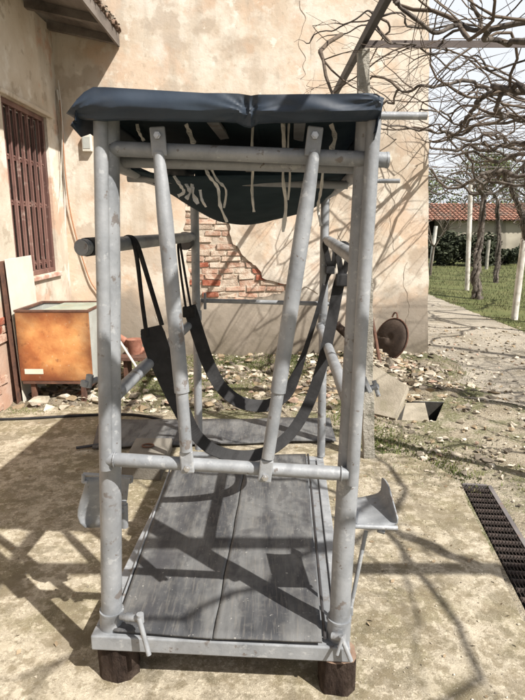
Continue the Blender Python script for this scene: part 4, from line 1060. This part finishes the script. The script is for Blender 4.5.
def vine2(trunk, limbs, r0, label, seed, dens=.55):
    """limbs: list of (points, r start, r end) lying in the pergola plane"""
    global vr
    vr = random.Random(seed)
    root = empty('grape_vine', tuple(trunk[0]), label, 'vine', 'bare grape vines on the pergola')
    tr = MB(); P_ = smooth_path(trunk, 6); P_ = [p + Vector((vr.gauss(0, .012), vr.gauss(0, .012), 0)) for p in P_]
    twisted(tr, P_, r0); tr.build('trunk', M['vine'], root)
    b = MB()
    for pts, ra, rb_ in limbs:
        Q = smooth_path([Vector(trunk[-1])] + pts, 6); k = len(Q)
        Q = [p + Vector((noise.noise(p * 5), noise.noise(p * 5 + V(9, 0, 0)), noise.noise(p * 5 + V(0, 9, 0)))) * .07 for p in Q]
        rs = [lerp(ra, rb_, i / k) * (1.2 if vr.random() < .15 else 1) for i in range(k)]
        rs = [r_q * min(1, (k - i + .6) / 6) for i, r_q in enumerate(rs)]; dn = dens * min(1, ra / .012)
        b.cur = 0; b.tube(Q, rs, 8, caps=False, wob=.14)
        b.cur = 1
        for i in range(1, k):
            if vr.random() < dn:
                d = (Q[i] - Q[i - 1]).normalized(); nd = (d * .4 + Vector((-d.y, d.x, 0)) * vr.choice((-1, 1)) * vr.uniform(.4, 1.3) + Vector((0, 0, vr.uniform(-.6, .8)))).normalized()
                grow(b, b, Q[i].copy(), nd, vr.choice((.003, .004, .006, .006, .009, .013)), vr.uniform(.4, 1.5), 1, Q[i].z + vr.uniform(-.15, .2), .35)
    b.build('branches', [M['vine'], M['twig']], root)
def vine(trunk, arms, r0, label, zc=2.62, xmin=.7, seed=1):
    global vr
    vr = random.Random(seed)
    root = empty('grape_vine', tuple(trunk[0]), label, 'vine', 'bare grape vines on the pergola')
    tr = MB(); P_ = smooth_path(trunk, 6); P_ = [p + Vector((vr.gauss(0, .012), vr.gauss(0, .012), 0)) for p in P_]
    twisted(tr, P_, r0); tr.build('trunk', M['vine'], root)
    bT = bt = MB(); top = Vector(trunk[-1])
    for (dx, dy, L_, rr) in arms:
        grow(bT, bt, top.copy(), Vector((dx, dy, .05)).normalized(), rr, L_, 0, zc, xmin)
    if bT.v: bT.build('branches', M['vine'], root)
def H(pts, h=2.62): return [G(px, py, h + dz) for px, py, dz in [(q + (0,))[:3] for q in pts]]
vine2([V(2.6, 4.6, 0), V(2.55, 4.6, 1.0), V(2.5, 4.6, 1.8), V(2.4, 4.6, 2.5)], [
    (H([(527, 82), (510, 87, .05), (497, 97), (498, 108, -.05), (507, 115), (527, 120)]), .022, .014),
    (H([(512, 86), (490, 95, .05), (478, 105), (465, 120, .04), (455, 133), (440, 142), (415, 140), (385, 134)]), .024, .008),
    (H([(527, 119), (500, 113, .05), (478, 118), (462, 126), (448, 118, .05), (430, 112), (412, 118)]), .016, .006),
    (H([(520, 100), (470, 84, .05), (432, 83), (418, 84), (400, 92), (385, 108), (362, 122)], 2.7), .016, .006),
    (H([(500, 124), (455, 133), (430, 131), (395, 127), (378, 124)], 2.6), .016, .008),
    ], .05, 'thick knotty vine spreading just beyond the steel cross beam', 11, .42)
vine2([V(2.3, 2.9, 0), V(2.25, 2.9, 1.2), V(2.15, 2.9, 2.1), V(2.0, 2.9, 2.6)], [
    (H([(527, 38), (500, 38, .04), (486, 32), (474, 30), (472, 18, .06), (466, 4, .1)]), .018, .009),
    (H([(480, 31), (455, 26, .05), (438, 28), (412, 22), (400, 8, .05), (392, -8)]), .014, .007),
    (H([(470, 28), (440, 48, .04), (420, 45), (396, 36), (372, 31), (342, 36), (318, 44)], 2.68), .007, .003),
    (H([(430, 25), (395, 12), (370, 8, .04), (345, 18), (312, 34), (292, 52)], 2.72), .006, .003),
    (H([(520, 60), (490, 66), (470, 60, .05), (452, 66), (430, 60), (405, 66)], 2.7), .008, .004),
    ], .045, 'bare vine whose shoots cross the top right corner before the house wall', 23, .16)
vine2([V(2.6, 1.0, 0), V(2.6, 1.0, 1.2), V(2.5, 1.1, 2.2), V(2.4, 1.2, 2.6)], [
    ([V(1.9, 1.4, 2.65), V(1.3, 1.5, 2.7), V(.9, 1.8, 2.68)], .018, .006), ([V(1.9, .7, 2.65), V(1.4, .3, 2.7), V(.8, .1, 2.7)], .018, .006), ([V(2.0, 1.9, 2.65), V(1.7, 2.3, 2.7), V(1.2, 2.4, 2.68)], .016, .005), ([V(2.7, 1.7, 2.65), V(2.5, 2.4, 2.7), V(2.2, 3.0, 2.68)], .018, .008), ([V(2.6, .4, 2.65), V(2.3, -.2, 2.7), V(1.8, -.6, 2.68)], .018, .008)], .045,
    'bare vine overhead near the viewer casting twig shadows on the slab', 31, .42)
vine2([V(3.75, 6.4, 0), V(3.7, 6.4, 1.0), V(3.6, 6.4, 1.9), V(3.5, 6.3, 2.5)], [
    (H([(527, 142), (505, 146, .05), (488, 150), (470, 146, .04), (452, 150), (434, 147, .03), (425, 140)], 2.55), .032, .010),
    (H([(520, 150), (495, 136, .05), (470, 140), (447, 134), (436, 124)], 2.6), .024, .009),
    (H([(510, 158), (490, 158), (466, 152, .05), (445, 158)], 2.45), .026, .012),
    (H([(527, 160), (500, 152), (480, 142), (456, 144)], 2.6), .022, .012)], .06,
    'knotty vine arching over the gravel beside the house corner', 5, .38)
kd = 1.5
vine([V(5.0, 2.4, 0), V(5.0, 2.4, 1.3), V(4.9, 2.4, 2.5)], [(-1, .1, 2.6, .03), (-.8, .8, 2.6, .026), (-.6, -.8, 2.4, .022), (-.3, 1, 2.4, .022), (-1, .5, 2.6, .026)], .06, 'vine outside the right edge of the view whose shadows lie on the gravel', 2.6, 2.2, 51)
vine([V(6.0, 5.0, 0), V(6.0, 5.0, 1.3), V(5.9, 5.0, 2.5)], [(-1, .1, 2.8, .03), (-.8, .8, 2.8, .026), (-.6, -.8, 2.6, .022), (-1, .5, 3, .026), (-1, -.4, 3, .026)], .06, 'second vine outside the right edge whose shadows lie on the path', 2.6, 2.6, 53)
kd = .85
vine([V(5.05, 9.25, 0), V(4.75, 9.2, .8), V(4.3, 9.0, 1.35), V(3.95, 8.8, 1.95), V(3.5, 8.4, 2.42)], [(-1, -.2, 2.2, .028), (.1, -1, 2.6, .03), (.6, .8, 2.4, .03), (-.5, 1, 2.4, .03), (-.9, -.5, 2.2, .03)], .055, 'crooked dark vine trunk leaning in front of the white post at the right edge', 2.5, 2.2, 8)
vine([V(4.95, 12.6, 0), V(4.9, 12.7, .6), V(5.0, 12.9, 1.3), V(5.05, 13, 2.35)], [(-1, -.2, 2.6, .028), (1, -.2, 3, .028), (-.2, -1, 3.2, .028), (.1, 1, 3, .028), (-.7, .7, 2.6, .035)], .10, 'thickest vine trunk in the orchard beside the white post', 2.5, 2.3, 14)
vine([V(6.9, 10.2, 0), V(6.8, 10.2, 1.2), V(6.4, 10.2, 2.4)], [(-1, .1, 3, .028), (-.4, -1, 3, .035), (.8, .5, 2.6, .03), (-.9, .7, 3, .03)], .07, 'vine standing beyond the right edge with arms reaching over the lawn', 2.5, 2.3, 17)
vine([V(7.0, 16.5, 0), V(7.0, 16.6, 1.2), V(6.8, 16.5, 2.4)], [(-1, .1, 3.4, .028), (-.4, -1, 3, .028), (.8, .5, 3, .028), (-1, -.6, 3, .028)], .08, 'vine far back in the orchard before the barn', 2.5, 2.4, 19)
vine([V(4.2, 18.5, 0), V(4.3, 18.4, 1.2), V(4.3, 18.3, 2.3)], [(-1, .1, 2.4, .05), (1, -.2, 3, .045), (.2, -1, 3, .028)], .07, 'slim vine beyond the house corner at the end of the path', 2.4, 2.4, 27)
vine([V(5.6, 7.6, 0), V(5.5, 7.6, 1.3), V(5.2, 7.5, 2.5)], [(-1, .1, 3, .035), (-.8, -.8, 3, .03), (-.3, 1, 2.4, .03), (-1, .5, 3, .03)], .06, 'vine right of the path outside the near lawn edge', 2.55, 1.6, 41)

# fruit saplings in the orchard
def sapling(x, y, h, seed, label):
    global vr
    vr = random.Random(seed); root = empty('sapling', (x, y, 0), label, 'young tree', 'bare young trees in the orchard')
    b = MB(); b.tube([V(x, y, 0), V(x + .04, y, h * .3), V(x + .08, y, h * .45)], [.05, .04, .035], 7, wob=.1); b.build('trunk', M['treebark'], root)
    bt = MB()
    def br(p, d, r_, L_, lv):
        n_ = 5; pts = [p]; 
        for _ in range(n_): d = (d + V(vr.gauss(0, .2), vr.gauss(0, .2), vr.gauss(0, .12) + .03)).normalized(); pts.append(pts[-1] + d * L_ / n_)
        bt.tube(pts, [max(.004, r_ * (1 - .6 * i / n_)) for i in range(n_ + 1)], 5, caps=False)
        if lv < 3:
            for i in range(3): br(pts[vr.randint(2, n_)], (d + V(vr.gauss(0, .7), vr.gauss(0, .7), vr.uniform(0, .6))).normalized(), r_ * .5, L_ * .62, lv + 1)
    for k in range(5):
        a = k * 1.26 + vr.random(); br(V(x + .08, y, h * .42), V(math.cos(a), math.sin(a), 1.1).normalized(), .028, h * .42, 0)
    bt.build('branches', M['treebark'], root)
sapling(5.75, 19, 2.3, 3, 'bare young tree standing left of the white post')
sapling(8.6, 18, 2.4, 5, 'bare young tree standing right of the thick vine trunk')

# ------------------------------------------------------------------ barn, bushes, trees
barn = empty('barn', (14, 29, 0), 'low barn with a red tiled roof and beige wall behind the orchard', 'barn')
def Gx(px, y): return (px - 262.5) / F * y
bz = 1.98
b = MB(); b.box((9.6, 29, -.2), (30, 34.5, bz)); b.build('wall', M['barnwall'], barn)
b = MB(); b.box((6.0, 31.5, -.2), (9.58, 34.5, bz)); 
b.build('shed_wall', M['dark'], barn)  # near-black back wall stands in for the shaded shed opening
for xx in (6.1, 7.8, 9.4): b = MB(); b.box((xx, 29.1, 0), (xx + .15, 29.25, bz - .05)); b.build('shed_post', M['treebark'], barn)
b = MB(); x = 5.6
while x < 31:
    for s_ in range(9):
        y0_, z0_ = 28.6 + s_ * .34, bz - .03 + s_ * .105
        rows = [[V(x + math.cos(math.pi * a / 5) * .11, y0_, z0_ + math.sin(math.pi * a / 5) * .07 + .03) for a in range(6)], [V(x + math.cos(math.pi * a / 5) * .10, y0_ + .38, z0_ + .105 + math.sin(math.pi * a / 5) * .07) for a in range(6)]]
        b.grid(rows, smooth=False)
    x += .24
b.build('roof_tiles', M['tile'], barn)
b = MB(); b.add([(5.5, 28.65, bz - .02), (31, 28.65, bz - .02), (31, 31.8, bz + .95), (5.5, 31.8, bz + .95), (5.5, 35, bz - .02), (31, 35, bz - .02)], [(0, 1, 2, 3), (3, 2, 5, 4)]); b.build('roof', M['tile_dark'], barn)
b = MB(); b.box((12.05, 28.9, .0), (12.25, 28.995, bz)); b.box((12.05, 28.985, 0), (12.3, 28.99, bz)); b.build('pillar', M['conpost'], barn)

def foliage(mb, c, rad, n, ls, squash=.8, rv=None):
    for _ in range(n):
        d = Vector((rv.gauss(0, 1), rv.gauss(0, 1), rv.gauss(0, 1))).normalized() * (rv.random() ** .45)
        p = Vector(c) + Vector((d.x * rad, d.y * rad, d.z * rad * squash))
        a, e = rv.uniform(0, 6.28), rv.uniform(-1, 1); u_ = Vector((math.cos(a), math.sin(a), e)).normalized() * ls * rv.uniform(.6, 1.3)
        w_ = u_.cross(Vector((rv.gauss(0, 1), rv.gauss(0, 1), rv.gauss(0, 1)))).normalized() * ls * .5
        mb.add([p - u_, p + w_, p + u_, p - w_], [(0, 1, 2, 3)])
def bush(x, y, h, w_, m, seed, label, grp):
    rv = random.Random(seed); b = MB()
    for k in range(14):
        foliage(b, (x + rv.uniform(-w_, w_) * .8, y + rv.uniform(-.5, .5), h * rv.uniform(.2, .8)), h * rv.uniform(.22, .4), 260, .05 + .002 * y, .9, rv)
    root = empty('bush', (x, y, 0), label, 'bush', grp)
    b.build('foliage', M[m], root)
    t_ = MB()
    for k in range(4): t_.tube([V(x + rv.uniform(-.2, .2), y, 0), V(x + rv.uniform(-w_, w_) * .6, y, h * .6)], [.03, .012], 5)
    t_.build('stem', M['treebark'], root)
gb_ = 'dark bushes before the barn'
bush(8.2, 24.5, 1.5, 1.1, 'crown2', 12, 'tall dark bush left of the white post, before the open shed', gb_)
bush(13.2, 25.5, 1.2, 1.2, 'crown2', 13, 'dark bush at the right edge before the barn wall', gb_)
bush(9.3, 24, 1.35, .9, 'crown2', 1, 'dark round bush behind the thick vine trunk before the barn', gb_)
bush(11.6, 25.5, .9, 1.3, 'crown2', 2, 'low dark hedge bush before the barn wall at the right', gb_)
bush(10.4, 24.5, .75, .8, 'crown2', 3, 'smaller dark bush between the two larger ones', gb_)
def tree(x, y, h, cr_, n, m, seed, label, ls=.10, clumps=26, z0=.35):
    rv = random.Random(seed); root = empty('tree', (x, y, 0), label, 'tree', 'trees behind the barn')
    t_ = MB(); t_.tube([V(x, y, 0), V(x + .1, y, h * .3), V(x - .1, y, h * .6), V(x, y, h * .85)], [.2, .16, .10, .04], 8, wob=.1)
    cl_ = []
    for k in range(clumps):
        a = rv.uniform(0, 6.28); zz = h * rv.uniform(z0, 1); rr = cr_ * rv.uniform(.2, 1) * math.sin(min(1, (1.12 - zz / h) * 1.6) * 1.57)
        c_ = V(x + math.cos(a) * rr, y + math.sin(a) * rr, zz); cl_.append(c_)
        s_ = V(x, y, zz * .75); mid = s_.lerp(c_, .5) + V(0, 0, -.15)
        t_.tube([s_, mid, c_], [.06, .035, .012], 5, caps=False)
        for q in range(5):
            e_ = c_ + V(rv.gauss(0, .5), rv.gauss(0, .5), rv.gauss(.3, .4)); t_.tube([mid.lerp(c_, rv.random()), e_], [.018, .006], 4, caps=False)
    t_.build('trunk', M['treebark'], root)
    b = MB()
    for c_ in cl_: foliage(b, c_, cr_ * rv.uniform(.25, .42), n, ls, .8, rv)
    b.build('crown', M[m], root)
tree(10.5, 38, 5.2, 2.6, 110, 'crown1', 1, 'hazy green tree behind the barn nearest the house corner')
tree(14.5, 37, 6.0, 2.8, 130, 'crown1', 2, 'tallest light green tree behind the barn roof')
tree(19.0, 38, 6.6, 3.0, 150, 'crown1', 3, 'leafy green tree behind the barn at the right edge')
tree(7.0, 44, 5.4, 2.8, 70, 'crown1', 4, 'thin tree half hidden by the house corner')
tree(24.0, 40, 6, 3.0, 110, 'crown1', 6, 'farthest tree to the right of the barn')
b = MB(); rv = random.Random(3)
for k in range(60):
    foliage(b, (rv.uniform(-5, 45), rv.uniform(50, 56), rv.uniform(.4, 3.2)), 1.9, 120, .22, .8, rv)
tag(b.build('far_wood', M['crown1']), 'distant green scrub along the horizon behind the barn', 'wood', kind='stuff')

# ------------------------------------------------------------------ light
sdir = Vector((-.505, .439, -.743)).normalized()
sun_d = bpy.data.lights.new('sun', 'SUN'); sun_d.energy = 5.0; sun_d.angle = R(.53); sun_d.color = (1, .95, .87)
sun = bpy.data.objects.new('sun', sun_d); COL.objects.link(sun); sun.rotation_euler = sdir.to_track_quat('-Z', 'Y').to_euler()
wd_ = bpy.data.worlds.new('World'); scene.world = wd_; wd_.use_nodes = True
nt = wd_.node_tree; bg = nt.nodes['Background']
sk = nt.nodes.new('ShaderNodeTexSky'); sk.sky_type = 'NISHITA'; sk.sun_disc = False
sk.sun_elevation = math.asin(-sdir.z); sk.sun_rotation = math.atan2(-sdir.x, -sdir.y)
sk.air_density = 1.0; sk.dust_density = 3.5; sk.ozone_density = 1.0
tc = nt.nodes.new('ShaderNodeTexCoord'); cn = nt.nodes.new('ShaderNodeTexNoise'); cn.inputs['Scale'].default_value = 2.2; cn.inputs['Detail'].default_value = 8
nt.links.new(tc.outputs['Generated'], cn.inputs['Vector'])
cm = nt.nodes.new('ShaderNodeMapRange'); cm.inputs['From Min'].default_value = .36; cm.inputs['From Max'].default_value = .62; cm.inputs['To Min'].default_value = .15; cm.inputs['To Max'].default_value = .85
sy = nt.nodes.new('ShaderNodeSeparateXYZ'); nt.links.new(tc.outputs['Generated'], sy.inputs[0])
ma = nt.nodes.new('ShaderNodeMath'); ma.operation = 'MULTIPLY_ADD'; ma.inputs[1].default_value = .22; nt.links.new(sy.outputs[1], ma.inputs[0]); nt.links.new(cn.outputs[0], ma.inputs[2])
nt.links.new(ma.outputs[0], cm.inputs[0])
cx2 = nt.nodes.new('ShaderNodeMix'); cx2.data_type = 'RGBA'; nt.links.new(cm.outputs[0], cx2.inputs[0]); nt.links.new(sk.outputs[0], cx2.inputs[6]); cx2.inputs[7].default_value = (12.2, 12.6, 13.2, 1)
nt.links.new(cx2.outputs[2], bg.inputs[0]); bg.inputs[1].default_value = .05
scene.view_settings.view_transform = 'Standard'; scene.view_settings.look = 'None'; scene.view_settings.gamma = 1
scene.view_settings.exposure = .82
scene.render.engine = 'CYCLES'; scene.cycles.max_bounces = 6
